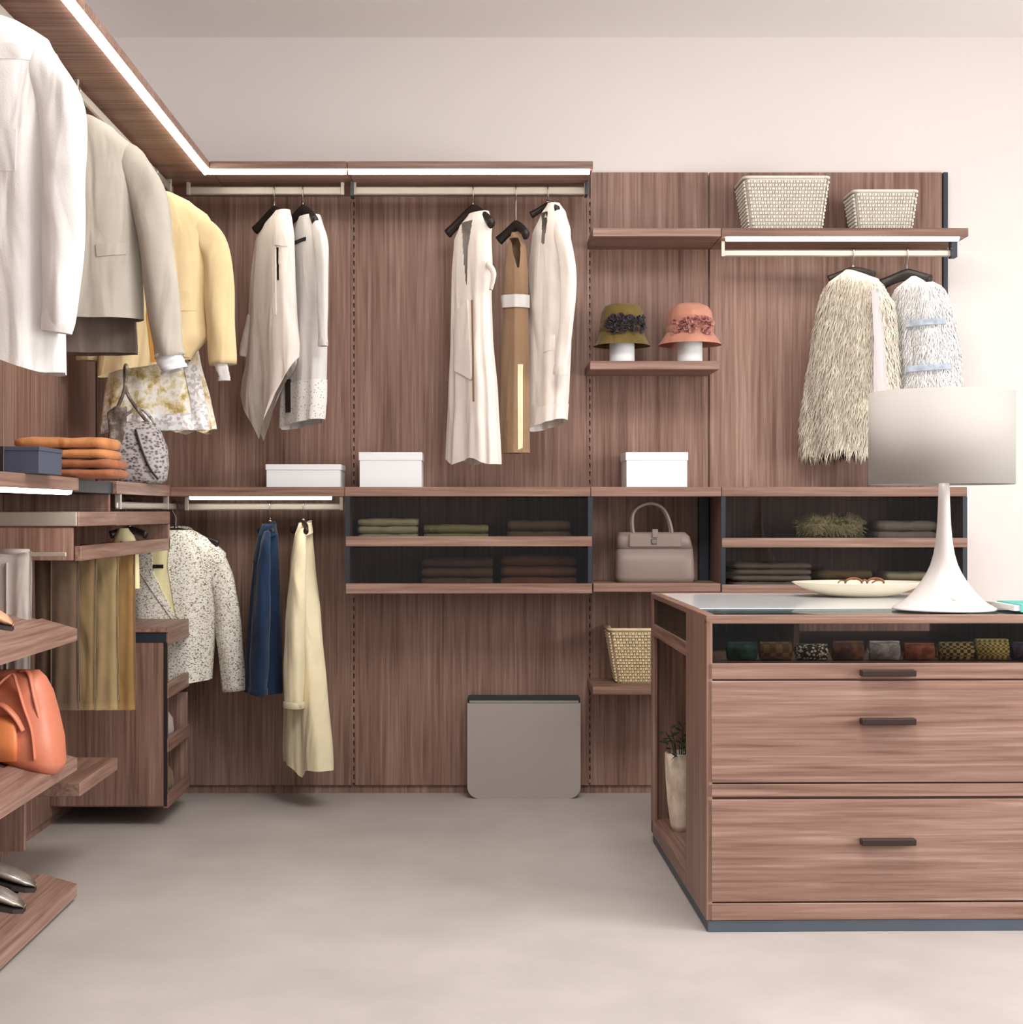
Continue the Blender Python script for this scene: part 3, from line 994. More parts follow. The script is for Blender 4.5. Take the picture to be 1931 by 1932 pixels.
# -- left rail: white shirt, grey jacket, yellow blazer with floral skirt
s = 860
c = PX + XR * s
g = Garment('white_shirt', 'oversized white cotton shirt hanging beside the grey jacket', 'shirt', s, c, 0,
            [(28, c - 50, c + 50, .05), (42, c - 120, c + 95, .06), (75, c - 190, c + 150, .07), (130, c - 215, c + 178, .075), (300, c - 212, c + 178, .08), (520, c - 215, c + 182, .085), (672, c - 220, c + 184, .085)],
            WHITEFAB, folds=(9, .06), hem=lambda a, b, q: .03 * math.cos(3.2 * a + .4) - .01, seed=11)
g.sleeve([(c + 150, 110, 46, -.02), (c + 182, 220, 45, -.03), (c + 190, 400, 42, -.05), (c + 188, 560, 34, -.06), (c + 180, 630, 27, -.06)], WHITEFAB, cuff=.05, cuffmat=WHITEFAB)
g.sleeve([(c - 160, 110, 46, .02), (c - 195, 220, 44, .02), (c - 210, 420, 40, .02), (c - 212, 640, 27, .02)], WHITEFAB, cuff=.05)
g.collar(34, .07, .055, .035, WHITEFAB, 50)
g.patch('placket', [(c - 12, 50), (c - 14, 300), (c - 12, 660)], [(c + 18, 50), (c + 16, 300), (c + 18, 660)], WHITEFAB, .003, 24, 3)
g.patch('pocket', [(c + 52, 260), (c + 54, 336)], [(c + 108, 258), (c + 106, 336)], WHITEFAB, .003, 8, 5)
g.patch('yoke', [(c - 110, 98), (c - 130, 128)], [(c + 120, 98), (c + 150, 128)], WHITEFAB, .002, 4, 18)
hang_left('black hanger inside the oversized white shirt', s, 30, .17)

s = 681
c = PX + XR * s
g = Garment('grey_jacket', 'stone grey collarless jacket hanging beside the white shirt', 'jacket', s, c, 0,
            [(222, c - 40, c + 38, .05), (240, c - 75, c + 70, .055), (285, c - 130, c + 118, .065), (340, c - 140, c + 124, .07), (480, c - 140, c + 126, .075), (604, c - 142, c + 128, .075)],
            GREYFAB, folds=(8, .035), seed=21)
g.sleeve([(c + 116, 292, 34, -.01), (c + 142, 380, 36, -.02), (c + 164, 520, 33, -.035), (c + 180, 650, 27, -.04), (c + 184, 676, 26, -.04)], GREYFAB, flat=.8)
g.sleeve([(c + 176, 664, 24, -.036), (c + 188, 690, 25, -.036), (c + 192, 702, 25, -.036)], COOLWHITE, name='shirt_cuff', flat=.8)
g.sleeve([(c - 122, 292, 34, .01), (c - 150, 400, 35, .02), (c - 165, 600, 28, .02)], GREYFAB)
g.collar(228, .062, .05, .03, GREYFAB, 60)
g.patch('front_edge', [(c - 4, 250), (c - 5, 400), (c - 4, 600)], [(c + 6, 250), (c + 8, 400), (c + 12, 598)], GREYFAB, .004, 20, 3)
g.patch('pocket_flap', [(c + 50, 470), (c + 52, 492)], [(c + 104, 464), (c + 104, 486)], GREYFAB, .005, 3, 6)
g2 = Garment('taupe_skirt', 'taupe skirt showing below the hem of the grey jacket', 'skirt', s - 6, c, 0,
             [(540, c - 110, c + 110, .04), (668, c - 118, c + 118, .05)], TAUPE, folds=(10, .05), seed=5, nrow=14)
hang_left('black hanger inside the stone grey jacket', s, 226, .15)

s = 549
c = PX + XR * s
g = Garment('yellow_blazer', 'straw yellow blazer with ochre lining hanging near the corner', 'blazer', s, c + 3, 0,
            [(364, c - 28, c + 34, .045), (380, c - 62, c + 68, .055), (410, c - 104, c + 106, .065), (450, c - 112, c + 112, .07), (560, c - 96, c + 100, .07), (640, c - 100, c + 104, .07), (690, c - 104, c + 70, .07)],
            YELLOW, folds=(7, .04), seed=8, hem=lambda a, b, q: -.01 + .03 * a)
g.sleeve([(c + 100, 420, 29, -.005), (c + 119, 480, 29, -.015), (c + 128, 590, 27, -.03), (c + 134, 690, 24, -.035)], YELLOW, flat=.85)
g.sleeve([(c + 130, 686, 12, -.05), (c + 137, 708, 11, -.05), (c + 138, 721, 11, -.05)], WHITEFAB, name='shirt_cuff', flat=.5)
g.sleeve([(c - 98, 420, 28, .005), (c - 116, 500, 27, .01), (c - 124, 680, 22, .01)], YELLOW)
g.patch('lapel', [(c + 2, 372), (c - 8, 430), (c + 2, 520)], [(c + 40, 378), (c + 62, 440), (c + 6, 524)], YELLOW, .010, 16, 5)
g.patch('lapel', [(c - 44, 380), (c - 58, 440), (c - 2, 524)], [(c - 6, 372), (c - 2, 430), (c + 1, 520)], YELLOW, .008, 16, 5)
g.patch('lining', [(c + 2, 524), (c - 6, 600), (c + 4, 686)], [(c + 8, 524), (c + 40, 610), (c + 62, 688)], OCHRE, .003, 14, 5)
g.patch('front_edge', [(c + 8, 520), (c + 40, 600), (c + 62, 676)], [(c + 16, 520), (c + 54, 600), (c + 72, 676)], YELLOW, .009, 12, 3)
g.patch('pocket_flap', [(c + 48, 556), (c + 50, 592)], [(c + 84, 552), (c + 84, 590)], YELLOW, .008, 4, 5)
g.collar(370, .052, .045, .04, YELLOW, 70)
g.disc('button', c + 20, 566, .009, BLK, .012)
g.disc('button', c + 30, 622, .009, BLK, .012)
hang_left('black hanger inside the straw yellow blazer', s, 366, .17)
sc = s - 8
c = PX + XR * sc
g = Garment('lace_skirt', 'ivory floral lace skirt showing below the yellow blazer', 'skirt', sc, c + 6, 0,
            [(600, c - 60, c + 60, .04), (676, c - 92, c + 78, .055), (760, c - 104, c + 98, .065), (814, c - 110, c + 108, .075)],
            LACE, folds=(11, .07), seed=14, nrow=22, hem=lambda a, b, q: .008 * math.sin(14 * a))
g.patch('ruffle', [(c - 98, 788), (c - 104, 818)], [(c + 96, 780), (c + 102, 812)], LACEW, .012, 4, 26)
g.patch('side_panel', [(c + 52, 690), (c + 66, 760), (c + 70, 790)], [(c + 78, 690), (c + 92, 760), (c + 98, 786)], LACEW, .008, 8, 5)

# -- back rail, first bay
YAW = -50
s = 518
g = Garment('asymmetric_blouse', 'sleeveless ivory blouse with pointed asymmetric hem and front slit', 'blouse', s, 510, YAW,
            [(404, 524, 552, .03), (425, 500, 556, .045), (452, 480, 560, .055), (520, 470, 562, .06), (600, 464, 565, .065), (680, 458, 570, .07), (716, 448, 568, .07), (742, 446, 545, .065)],
            IVORY, folds=(6, .06), hem=lambda a, b, q: (lerp(0, -.17, (q + 1) / .84) if q < -.16 else lerp(-.17, .09, (q + .16) / 1.16)), seed=31, nrow=150, seg=160, cuts=[([(528, 476), (530, 536)], [(533, 476), (534, 536)])])
g.patch('placket', [(520, 470), (524, 600)], [(527, 470), (530, 602)], IVORY, .005, 10, 2)
g.patch('shoulder_knot', [(526, 420), (524, 470)], [(552, 418), (552, 476)], IVORY, .010, 8, 5)
g.sleeve([(470, 590, 9, -.03), (460, 640, 14, -.03), (456, 668, 16, -.03)], IVORY, name='side_drape')
hang_back('black hanger inside the asymmetric ivory blouse', 518, s, 396, ZR, YAW, .105, .062, .013)
g = Garment('long_blouse', 'white long-sleeved blouse with openwork hem beside asymmetric ivory blouse', 'blouse', s, 576, YAW,
            [(410, 566, 606, .04), (430, 556, 612, .05), (455, 552, 616, .055), (560, 550, 620, .06), (660, 540, 618, .065), (760, 528, 616, .065), (800, 526, 612, .065)],
            WHITEFAB, folds=(7, .06), seed=33, hem=lambda a, b, q: .015 * a)
g.sleeve([(606, 424, 15, -.01), (614, 480, 15, -.03), (617, 580, 13, -.05), (618, 660, 11, -.05)], WHITEFAB, cuff=.02)
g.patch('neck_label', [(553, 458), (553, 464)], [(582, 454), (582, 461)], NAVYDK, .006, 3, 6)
g.ring('openwork_hem', 722, 800, EYELET, .003)
g.patch('dark_strip', [(540, 716), (541, 778)], [(550, 716), (551, 778)], BLK, .014, 6, 2)  # narrow black upright strip over the openwork hem
hang_back('black hanger inside the white long-sleeved blouse', 572, s, 394, ZR, YAW, .105, .062, .013)

# -- back rail, second bay
g = Garment('long_dress', 'long sleeveless white V-neck dress with side drape on rail', 'dress', s, 893, YAW,
            [(404, 886, 922, .03), (425, 868, 928, .045), (450, 858, 926, .05), (510, 854, 928, .055), (560, 853, 926, .055), (640, 852, 928, .06), (740, 848, 936, .065), (866, 843, 941, .075)],
            IVORY, folds=(8, .06), seed=41, nrow=150, seg=160, cuts=[([(872, 420), (874, 470), (880, 540)], [(892, 420), (884, 470), (881, 542)])], hem=lambda a, b, q: .012 * math.sin(5 * a) - .01)
g.patch('drape', [(858, 596), (860, 640), (862, 700)], [(884, 568), (888, 640), (892, 720)], IVORY, .012, 14, 5)
g.patch('seam', [(890, 570), (892, 660), (893, 760)], [(893, 570), (895, 660), (896, 760)], BROWNDRESS, .004, 12, 1)
g.sleeve([(920, 505, 6, -.02), (931, 525, 6, -.02), (926, 555, 4, -.02)], IVORY, name='loop')
hang_back('black hanger inside the long white dress', 893, s, 394, ZR, YAW, .125, .075, .014)
dress_s = s
g = Garment('belted_dress', 'caramel dress with white belt between white dress and ivory coat', 'dress', s, 972, YAW,
            [(440, 966, 984, .03), (470, 956, 992, .04), (520, 950, 996, .05), (560, 950, 996, .05), (580, 952, 996, .05), (700, 946, 998, .055), (855, 944, 998, .06)],
            BROWNDRESS, folds=(6, .06), seed=43, nrow=150, seg=160, cuts=[([(964, 450), (968, 480), (976, 510)], [(984, 450), (982, 480), (979, 512)])])
g.ring('belt', 558, 582, WHITEFAB, .006, slope=-.05)
g.patch('front_edge', [(978, 690), (978, 850)], [(988, 690), (988, 846)], SAND, .008, 8, 2)
hang_back('black hanger inside the belted caramel dress', 974, s, 424, ZR, YAW, .075, .05, .014)
g = Garment('ivory_coat', 'ivory long-sleeved shirt coat hanging closest to the hat shelf', 'coat', s, 1036, YAW,
            [(386, 1034, 1056, .03), (405, 1022, 1066, .045), (440, 1006, 1074, .055), (500, 998, 1076, .06), (640, 994, 1074, .065), (740, 996, 1070, .065), (802, 1000, 1066, .065)],
            IVORY, folds=(7, .05), seed=47, nrow=150, seg=160, cuts=[([(1023, 404), (1022, 440), (1022, 464)], [(1033, 404), (1031, 430), (1026, 464)])], hem=lambda a, b, q: .02 * a)
g.sleeve([(1062, 430, 17, -.02), (1068, 520, 17, -.05), (1065, 610, 16, -.07), (1056, 690, 15, -.08), (1054, 712, 15, -.08)], IVORY, cuff=.03)
g.patch('pocket', [(1028, 640), (1026, 668)], [(1046, 636), (1044, 664)], IVORY, .005, 4, 4)
g.ring('hem_band', 770, 802, IVORY, .003)
g.collar(396, .03, .022, .026, IVORY, 60)
hang_back('black hanger inside the ivory shirt coat', 1034, s, 386, ZR, YAW, .07, .03, .010)

# -- rail under counter
s = 515
g = Garment('denim_jacket', 'dark indigo denim jacket seen edge-on beside the cream coat', 'jacket', s, 500, -62,
            [(988, 500, 520, .04), (1010, 494, 524, .06), (1060, 484, 526, .075), (1130, 474, 528, .085), (1220, 464, 530, .095), (1306, 458, 531, .10)],
            NAVY, folds=(7, .05), seed=51)
g.sleeve([(511, 1004, 8, -.035), (509, 1040, 14, -.06), (506, 1120, 20, -.08), (502, 1220, 23, -.09), (498, 1298, 22, -.09)], NAVY, cuff=.02, cap=False)
g.collar(998, .034, .022, .04, NAVY, 60)
g.patch('yoke', [(486, 1012), (482, 1062)], [(524, 1010), (526, 1058)], NAVY, .006, 6, 8)
hang_back('black hanger inside the denim jacket', 510, s, 988, ZR2, -62, .07, .03)
g = Garment('cream_coat', 'long cream coat with yellow tint hanging under the counter', 'coat', s, 578, -62,
            [(986, 564, 586, .035), (1010, 556, 588, .055), (1060, 546, 592, .07), (1160, 538, 604, .085), (1300, 534, 618, .095), (1420, 532, 630, .10), (1446, 534, 631, .10)],
            CREAMY, folds=(6, .07), seed=53, hem=lambda a, b, q: .01 - .035 * math.exp(-((a - .3) / .18) ** 2), nrow=48)
g.sleeve([(574, 1000, 8, -.03), (571, 1030, 15, -.055), (566, 1120, 22, -.085), (562, 1230, 25, -.10), (561, 1326, 25, -.10)], CREAMY, cuff=.02, cap=False)
g.collar(996, .032, .022, .04, CREAMY, 50)
hang_back('black hanger inside the long cream coat', 573, s, 986, ZR2, -62, .07, .03)

# -- left lower rail: tweed jacket, yellow top
ZR3 = EYE + .017
s = 512
c = PX + XR * s + 2
g = Garment('tweed_jacket', 'cream checked tweed jacket hanging in the lower corner', 'jacket', s, c, 0,
            [(1000, c - 26, c + 30, .04), (1015, c - 62, c + 62, .05), (1045, c - 100, c + 94, .06), (1090, c - 98, c + 86, .065), (1180, c - 84, c + 74, .07), (1290, c - 86, c + 68, .07)],
            TWEED, folds=(7, .035), seed=61, hem=lambda a, b, q: .02 * a)
g.sleeve([(c + 82, 1050, 26, -.005), (c + 92, 1120, 24, -.015), (c + 102, 1210, 24, -.02), (c + 112, 1302, 22, -.02)], TWEED, flat=.8)
g.sleeve([(c - 86, 1052, 26, .01), (c - 100, 1150, 26, .02), (c - 108, 1290, 23, .02)], TWEED)
g.patch('lapel', [(c - 8, 1012), (c - 10, 1070), (c + 6, 1160)], [(c + 28, 1012), (c + 46, 1080), (c + 12, 1164)], TWEED, .010, 14, 5)
g.patch('lining', [(c - 52, 1016), (c - 46, 1080), (c - 2, 1160)], [(c - 4, 1010), (c - 4, 1070), (c + 4, 1160)], PALEYEL, .004, 14, 5)
g.patch('lapel', [(c - 64, 1020), (c - 62, 1080), (c - 2, 1166)], [(c - 44, 1014), (c - 36, 1080), (c + 4, 1160)], TWEED, .009, 14, 4)
g.patch('label_tab', [(c - 38, 1064), (c - 38, 1071)], [(c - 18, 1064), (c - 18, 1071)], BLK, .010, 2, 3)
g.collar(1004, .05, .045, .035, TWEED, 70)
hanger('black hanger inside the cream tweed jacket', XR, wy(s), wz(1000, s), ZR3, 0, .16, HX, .05)
s = 560
c = PX + XR * s
g = Garment('yellow_camisole', 'butter yellow sleeveless top hanging behind trouser rack', 'top', s, c - 40, 0,
            [(996, c - 54, c - 34, .025), (1012, c - 62, c - 24, .03), (1036, c - 72, c - 16, .03), (1110, c - 74, c - 14, .03)],
            PALEYEL, folds=(6, .04), seed=63)
g.disc('button', c - 44, 1024, .006, BLK, .006)
hanger('black hanger inside the butter yellow top', XR - .06, wy(s), wz(998, s), ZR3, 0, .06, HX, .02)

# -- fur garments
def fur(g, name, count, length, mat, seed, zmin=-9, zmax=9, skip=None, droop=.75, thick=.0035):
    rr = random.Random(seed)
    V = [Vector(q) for q in g.bv]
    quads = [q for q in g.bf if len(q) == 4]
    v, f, nrm = [], [], []
    n = 0; tries = 0
    while n < count and tries < count * 6:
        tries += 1
        q = quads[rr.randrange(len(quads))]
        a, b, c, d = (V[i] for i in q)
        s_, t_ = rr.random(), rr.random()
        p = a.lerp(d, s_).lerp(b.lerp(c, s_), t_)
        if not (zmin < p.z < zmax): continue
        nn = (b - a).cross(d - a)
        if nn.length < 1e-9: continue
        nn.normalize()
        ctr = Vector((g.X0, g.Y0, p.z))
        if nn.dot(p - ctr) < 0: nn = -nn
        if skip and skip(p): continue
        dr = (nn * (1 - droop) + Vector((rr.uniform(-.35, .35), rr.uniform(-.35, .35), -1)) * droop).normalized()
        L = length * rr.uniform(.6, 1.3)
        side = dr.cross(nn)
        if side.length < 1e-6: continue
        side.normalize()
        th = thick * rr.uniform(.7, 1.6)
        base = len(v)
        mid = p + dr * L * .5 + nn * L * .10
        tip = p + dr * L
        for w0 in (side * th, -side * th, nn * th):
            v.append(tuple(p - nn * .004 + w0))
        for w0 in (side * th * .8, -side * th * .8, nn * th * .8):
            v.append(tuple(mid + w0))
        v.append(tuple(tip))
        nl = (nn + side * rr.uniform(-.35, .35)).normalized()
        nrm += [tuple(nl)] * 7
        for k in range(3):
            k2 = (k + 1) % 3
            f.append((base + k, base + k2, base + 3 + k2, base + 3 + k))
            f.append((base + 3 + k, base + 3 + k2, base + 6))
        n += 1
    o = finish(name, v, f, mat, g.t, True)
    o.data.normals_split_custom_set_from_vertices(nrm)
    tag(o, kind='stuff')
    return o
s = 512
g = Garment('fur_vest', 'long shaggy beige fur vest with smooth suede edge on rail', 'vest', s, 1600, -40,
            [(512, 1592, 1620, .04), (530, 1568, 1650, .06), (570, 1555, 1668, .07), (640, 1548, 1672, .075), (720, 1538, 1676, .08), (800, 1530, 1680, .08), (850, 1532, 1684, .08)],
            FURB, folds=(5, .06), seed=71, nrow=36)
fur(g, 'fur', 22000, .050, FURB, 5, droop=.86, thick=.0016)
g.patch('suede_edge', [(1640, 560), (1642, 650), (1640, 760)], [(1656, 556), (1676, 650), (1684, 756)], SUEDE, .045, 14, 5)
hang_back('black hanger inside the shaggy beige fur vest', 1610, s, 508, Z3, -40, .09, .03)
c = 1735
g = Garment('fur_jacket', 'white fur jacket with blue-grey bands beside the shaggy vest', 'jacket', s, c, -35,
            [(524, 1716, 1748, .05), (540, 1696, 1774, .07), (590, 1688, 1788, .085), (660, 1686, 1798, .09), (738, 1690, 1802, .09)],
            FURW, folds=(5, .05), seed=73, nrow=24)
def bands(p):
    for py in (618, 702):
        if abs(p.z - wz(py, 512)) < .008: return True
    return False
fur(g, 'fur', 22000, .034, FURW, 9, skip=bands, droop=.80, thick=.0015)
for py in (617, 701):
    g.patch('band', [(1706, py - 5), (1706, py + 6)], [(1790, py - 9), (1790, py + 2)], BANDBLUE, .031, 3, 16)
hang_back('black hanger inside the white fur jacket', 1712, s, 516, Z3, -35, .09, .035, .015)

# ---------------------------------------------------------------- boxes, baskets, hats
def lidbox(label, pxl, pxr, pyt, s, depth, mat=WHITEBOX, z=None):
    z = ZC1 if z is None else z
    y = wy(s)
    xl, xr = wx(pxl, s), wx(pxr, s)
    zt = wz(pyt, s)
    t = thing('storage_box', label, 'box', ((xl + xr) / 2, y + depth / 2, z))
    lid = min(.03, (zt - z) * .25)
    box('box_body', (xl + .003, xr - .003), (y + .003, y + depth - .003), (z, zt - lid * .6), mat, t, .001)
    box('lid', (xl, xr), (y, y + depth), (zt - lid, zt), mat, t, .0015)
    return t
lidbox('low wide white lidded box on counter under the white blouses', 501, 643, 876, 517, .2)
lidbox('white lidded box on counter between low wide box and long dress', 677, 797, 853, 517, .2)
lidbox('white lidded box on counter below the hat shelf', 1181, 1299, 853, 517, .2)
t = thing('storage_box', 'slate blue card box on left counter beside orange sweaters', 'box', (-1.25, wy(770), ZC1 + .006))
y = wy(772)
box('box_body', (-1.42, wx(73, 772)), (y + .002, y + .2), (ZC1 + .006, wz(848, 772)), BLUEBOX, t, .001)
box('lid', (-1.422, wx(73, 772) + .002), (y, y + .202), (wz(850, 772), wz(842, 772)), BLUEBOX, t, .001)
box('spine', (-1.425, wx(8, 772)), (y - .003, y + .01), (ZC1 + .006, wz(842, 772)), BLK, t, .001)

def basket(label, pxl, pxr, bxl, bxr, pyt, zbase, s, depth, mat, cols, rows_):
    y0 = wy(s)
    xl, xr = wx(pxl, s), wx(pxr, s); bl, br_ = wx(bxl, s), wx(bxr, s)
    zt = wz(pyt, s)
    t = thing('woven_basket', label, 'basket', ((xl + xr) / 2, y0 + depth / 2, zbase))
    inset = (bl - xl)
    def ring(k):      # k 0 bottom .. 1 top ; rounded rectangle outline points
        a, b = lerp(bl, xl, k), lerp(br_, xr, k)
        c0, c1 = lerp(y0 + inset, y0, k), lerp(y0 + depth - inset, y0 + depth, k)
        return a, b, c0, c1
    v, f = [], []
    def outline(k, off=0, n=6, r=.02):
        a, b, c0, c1 = ring(k)
        a -= off; b += off; c0 -= off; c1 += off
        pts = []
        for cx_, cy_, st in ((b - r, c0 + r, -90), (b - r, c1 - r, 0), (a + r, c1 - r, 90), (a + r, c0 + r, 180)):
            for i in range(n + 1):
                an = math.radians(st + 90 * i / n)
                pts.append((cx_ + r * math.cos(an), cy_ + r * math.sin(an)))
        return pts
    H = zt - zbase
    levels = [(0, -.004), (1, -.004), (1, -.010), (.02, -.010)]
    for k, off in levels:
        for p in outline(k, off): v.append((p[0], p[1], zbase + H * k))
    n = len(outline(0))
    for i in range(len(levels) - 1):
        for j in range(n):
            f.append((i * n + j, i * n + (j + 1) % n, (i + 1) * n + (j + 1) % n, (i + 1) * n + j))
    f.append(tuple(reversed(range(n)))); f.append(tuple(range(3 * n, 4 * n)))
    finish('inner_wall', v, f, mat, t, False)
    # woven pads
    v, f = [], []
    def pad(p, du, dz, nrm):
        b = len(v)
        for su, sz in ((-1, -1), (1, -1), (1, 1), (-1, 1)):
            v.append(tuple(p + du * su + dz * sz - nrm * .003))
        for su, sz in ((-1, -1), (1, -1), (1, 1), (-1, 1)):
            v.append(tuple(p + du * su * .62 + dz * sz * .62 + nrm * .0038))
        for i in range(4):
            j = (i + 1) % 4
            f.append((b + i, b + j, b + 4 + j, b + 4 + i))
        f.append((b + 4, b + 5, b + 6, b + 7))
    for r in range(rows_):
        k = (r + .5) / rows_
        a, b, c0, c1 = ring(k)
        z = zbase + H * (.02 + .93 * k)
        hz = H * .93 / rows_ * .52
        for (p0, p1, nn, cn) in ((Vector((a + .01, c0, z)), Vector((b - .01, c0, z)), Vector((0, -1, 0)), cols),
                                 (Vector((a, c1 - .01, z)), Vector((a, c0 + .01, z)), Vector((-1, 0, 0)), max(4, int(cols * depth / (b - a)))),
                                 (Vector((b, c0 + .01, z)), Vector((b, c1 - .01, z)), Vector((1, 0, 0)), max(4, int(cols * depth / (b - a))))):
            e = (p1 - p0)
            wv = e.length / cn
            e.normalize()
            for i in range(cn):
                if (i + r) % 2: continue
                pad(p0 + e * (wv * (i + .5)), e * wv * .62, Vector((0, 0, hz * .82)), nn)
            for i in range(cn):
                if not (i + r) % 2: continue
                pad(p0 + e * (wv * (i + .5)) - nn * .0015, e * wv * .30, Vector((0, 0, hz * 1.0)), nn)
    tag(finish('weave', v, f, mat, t, False), kind='stuff')
    pts = outline(1, .001)
    path = [(p[0], p[1], zt) for p in pts] + [(pts[0][0], pts[0][1], zt)]
    vv, ff = tubegeo(path, .0055, 6)
    finish('rim', vv, ff, mat, t, True)
    return t
basket('large white woven basket on shelf above the fur garments', 1405, 1566, 1419, 1555, 334, ZU1, 513, .20, BASKETW, 26, 15)
basket('small white woven basket on shelf above the fur garments', 1612, 1733, 1622, 1725, 360, ZU1, 513, .16, BASKETW, 20, 11)
basket('straw coloured woven basket on low shelf behind the island', 1150, 1318, 1166, 1302, 1188, ZLS, 513, .20, BASKETY, 26, 17)

def hat(label, cx, s, pyb, prof, mat, petal, side, stand):
    X, Y = wx(cx, s), wy(s)
    zb = wz(pyb, s)
    st = thing('hat_stand', stand, 'stand', (X, Y, ZH))
    v, f = lathegeo([(.046, 0), (.047, .003), (.046, zb - ZH + .01), (.043, zb - ZH + .013)], (X, Y, ZH), 28)
    finish('cylinder', v, f, WHITEBOX, st, True)
    t = thing('felt_hat', label, 'hat', (X, Y, zb))
    crown = [p for p in prof if p[2] == 'c']; brim = [p for p in prof if p[2] == 'b']
    def wob(a, k): return 1 + .02 * math.sin(3 * a + k * 4) + .012 * math.sin(7 * a)
    v, f = lathegeo([(r / s, (pyb - py) / s) for r, py, _ in crown], (X, Y, zb), 36, True, wob)
    finish('crown', v, f, mat, t, True)
    v, f = lathegeo([(r / s, (pyb - py) / s) for r, py, _ in brim], (X, Y, zb), 36, False, wob)
    finish('brim', v, f, mat, t, True)
    r0 = crown[0][0] / s
    bz = (pyb - crown[0][1]) / s
    v, f = lathegeo([(r0 * 1.0, 0), (r0 * 1.05, .004), (r0 * 1.04, .028), (r0 * .99, .032)], (X, Y, zb + bz), 36, False, wob)
    finish('band', v, f, mat, t, True)
    rr = random.Random(cx)
    v, f = [], []
    for k in range(46):
        an = math.radians(-90 + side + rr.uniform(-48, 48))
        zq = zb + bz + rr.uniform(-.004, .052)
        c = Vector((X + math.cos(an) * r0 * 1.08, Y + math.sin(an) * r0 * 1.08, zq))
        nn = Vector((math.cos(an), math.sin(an), rr.uniform(-.5, .6))).normalized()
        e1 = nn.cross(Vector((0, 0, 1))).normalized(); e2 = nn.cross(e1)
        rad = rr.uniform(.008, .015); tw = rr.random() * 6
        b = len(v)
        v.append(tuple(c - nn * .004))
        for i in range(7):
            a = tw + 2 * math.pi * i / 7
            v.append(tuple(c + (e1 * math.cos(a) + e2 * math.sin(a)) * rad * rr.uniform(.7, 1.2) + nn * rr.uniform(.004, .014)))
        for i in range(7): f.append((b, b + 1 + i, b + 1 + (i + 1) % 7))
    finish('flower_trim', v, f, petal, t, False)
    return t
hat('olive felt cloche hat with dark flower trim on white stand', 1174, 511, 654,
    [(41, 628, 'c'), (41, 606, 'c'), (39, 590, 'c'), (33, 579, 'c'), (20, 574, 'c'), (3, 572, 'c'), (54, 653, 'b'), (50, 648, 'b'), (44, 636, 'b'), (41, 626, 'b')], OLIVEHAT, PETALDK, 5, 'white cylinder stand under the olive hat')
hat('salmon felt hat with pleated pink flower trim on white stand', 1302, 511, 652,
    [(43, 632, 'c'), (44, 606, 'c'), (41, 590, 'c'), (35, 580, 'c'), (22, 574, 'c'), (3, 572, 'c'), (60, 651, 'b'), (56, 646, 'b'), (48, 634, 'b'), (43, 628, 'b')], PINKHAT, PETALPK, 0, 'white cylinder stand under the salmon hat')

# grey hamper
t = thing('laundry_hamper', 'slim grey hamper with rounded lower corners standing on the floor', 'hamper', (wx(988, 505), wy(505), 0))
def rounded_front(x0, x1, z0, z1, r, y0, y1, seg=8):
    pts = [(x1, z1), (x0, z1)]
    for i in range(seg + 1):
        a = math.radians(180 + 90 * i / seg); pts.append((x0 + r + r * math.cos(a), z0 + r + r * math.sin(a)))
    for i in range(seg + 1):
        a = math.radians(270 + 90 * i / seg); pts.append((x1 - r + r * math.cos(a), z0 + r + r * math.sin(a)))
    n = len(pts)
    v = [(p[0], y0, p[1]) for p in pts] + [(p[0], y1, p[1]) for p in pts]
    f = [tuple(range(n)), tuple(reversed(range(n, 2 * n)))] + [(i, n + i, n + (i + 1) % n, (i + 1) % n) for i in range(n)]
    return v, f
yh = wy(505)
v, f = rounded_front(wx(882, 505), wx(1096, 505), 0, wz(1327, 505), .045, yh, YB - .012)
finish('shell', v, f, GREYBIN, t)
box('lid', (wx(883, 505), wx(1095, 505)), (yh + .006, YB - .014), (wz(1327, 505), wz(1316, 505)), ANTH, t, .004)
box('lid_slot', (wx(886, 505), wx(1092, 505)), (yh + .002, yh + .008), (wz(1326, 505), wz(1322, 505)), ALU, t, 0)

# ---------------------------------------------------------------- folded clothes and bags
def folded(name, label, cat, x0, x1, y0, y1, z0, z1, mat, layers=2, group=None, seed=1, puff=.3):
    """one folded garment: soft stacked folds; each layer a rounded slab joined at the front roll"""
    rr = random.Random(seed)
    t = thing(name, label, cat, ((x0 + x1) / 2, (y0 + y1) / 2, z0), group)
    h = (z1 - z0) / layers
    for L in range(layers):
        nx, ny = 16, 8
        v, f = [], []
        zc_ = z0 + h * (L + .5)
        dx = rr.uniform(-.008, .008); ph = rr.random() * 6
        M = 14
        for i in range(nx + 1):
            a = i / nx
            x = lerp(x0, x1, a) + dx * (1 - 2 * abs(a - .5))
            e = 1 - abs(2 * a - 1) ** 10
            for j in range(M):
                an = 2 * math.pi * j / M
                yy = math.copysign(abs(math.cos(an)) ** .45, math.cos(an)); zq = math.copysign(abs(math.sin(an)) ** .7, math.sin(an))
                wv = .08 * math.sin(9 * a + ph) + .05 * math.sin(21 * a + 2 * ph)
                v.append((x, (y0 + y1) / 2 + (y1 - y0) / 2 * yy * (.92 + .08 * e) , zc_ + h * .53 * zq * (.78 + .22 * e) * (1 + wv * (1 if zq > 0 else .3))))
        for i in range(nx):
            for j in range(M):
                k = (j + 1) % M
                f.append((i * M + j, i * M + k, (i + 1) * M + k, (i + 1) * M + j))
        f.append(tuple(reversed(range(M)))); f.append(tuple(range(nx * M, (nx + 1) * M)))
        finish('fold', v, f, mat, t, True)
    return t
yA, yB_ = wy(512) - .04, YB - .03
zd1 = zz(1031) + .016; zd2 = zz(1120) + .016
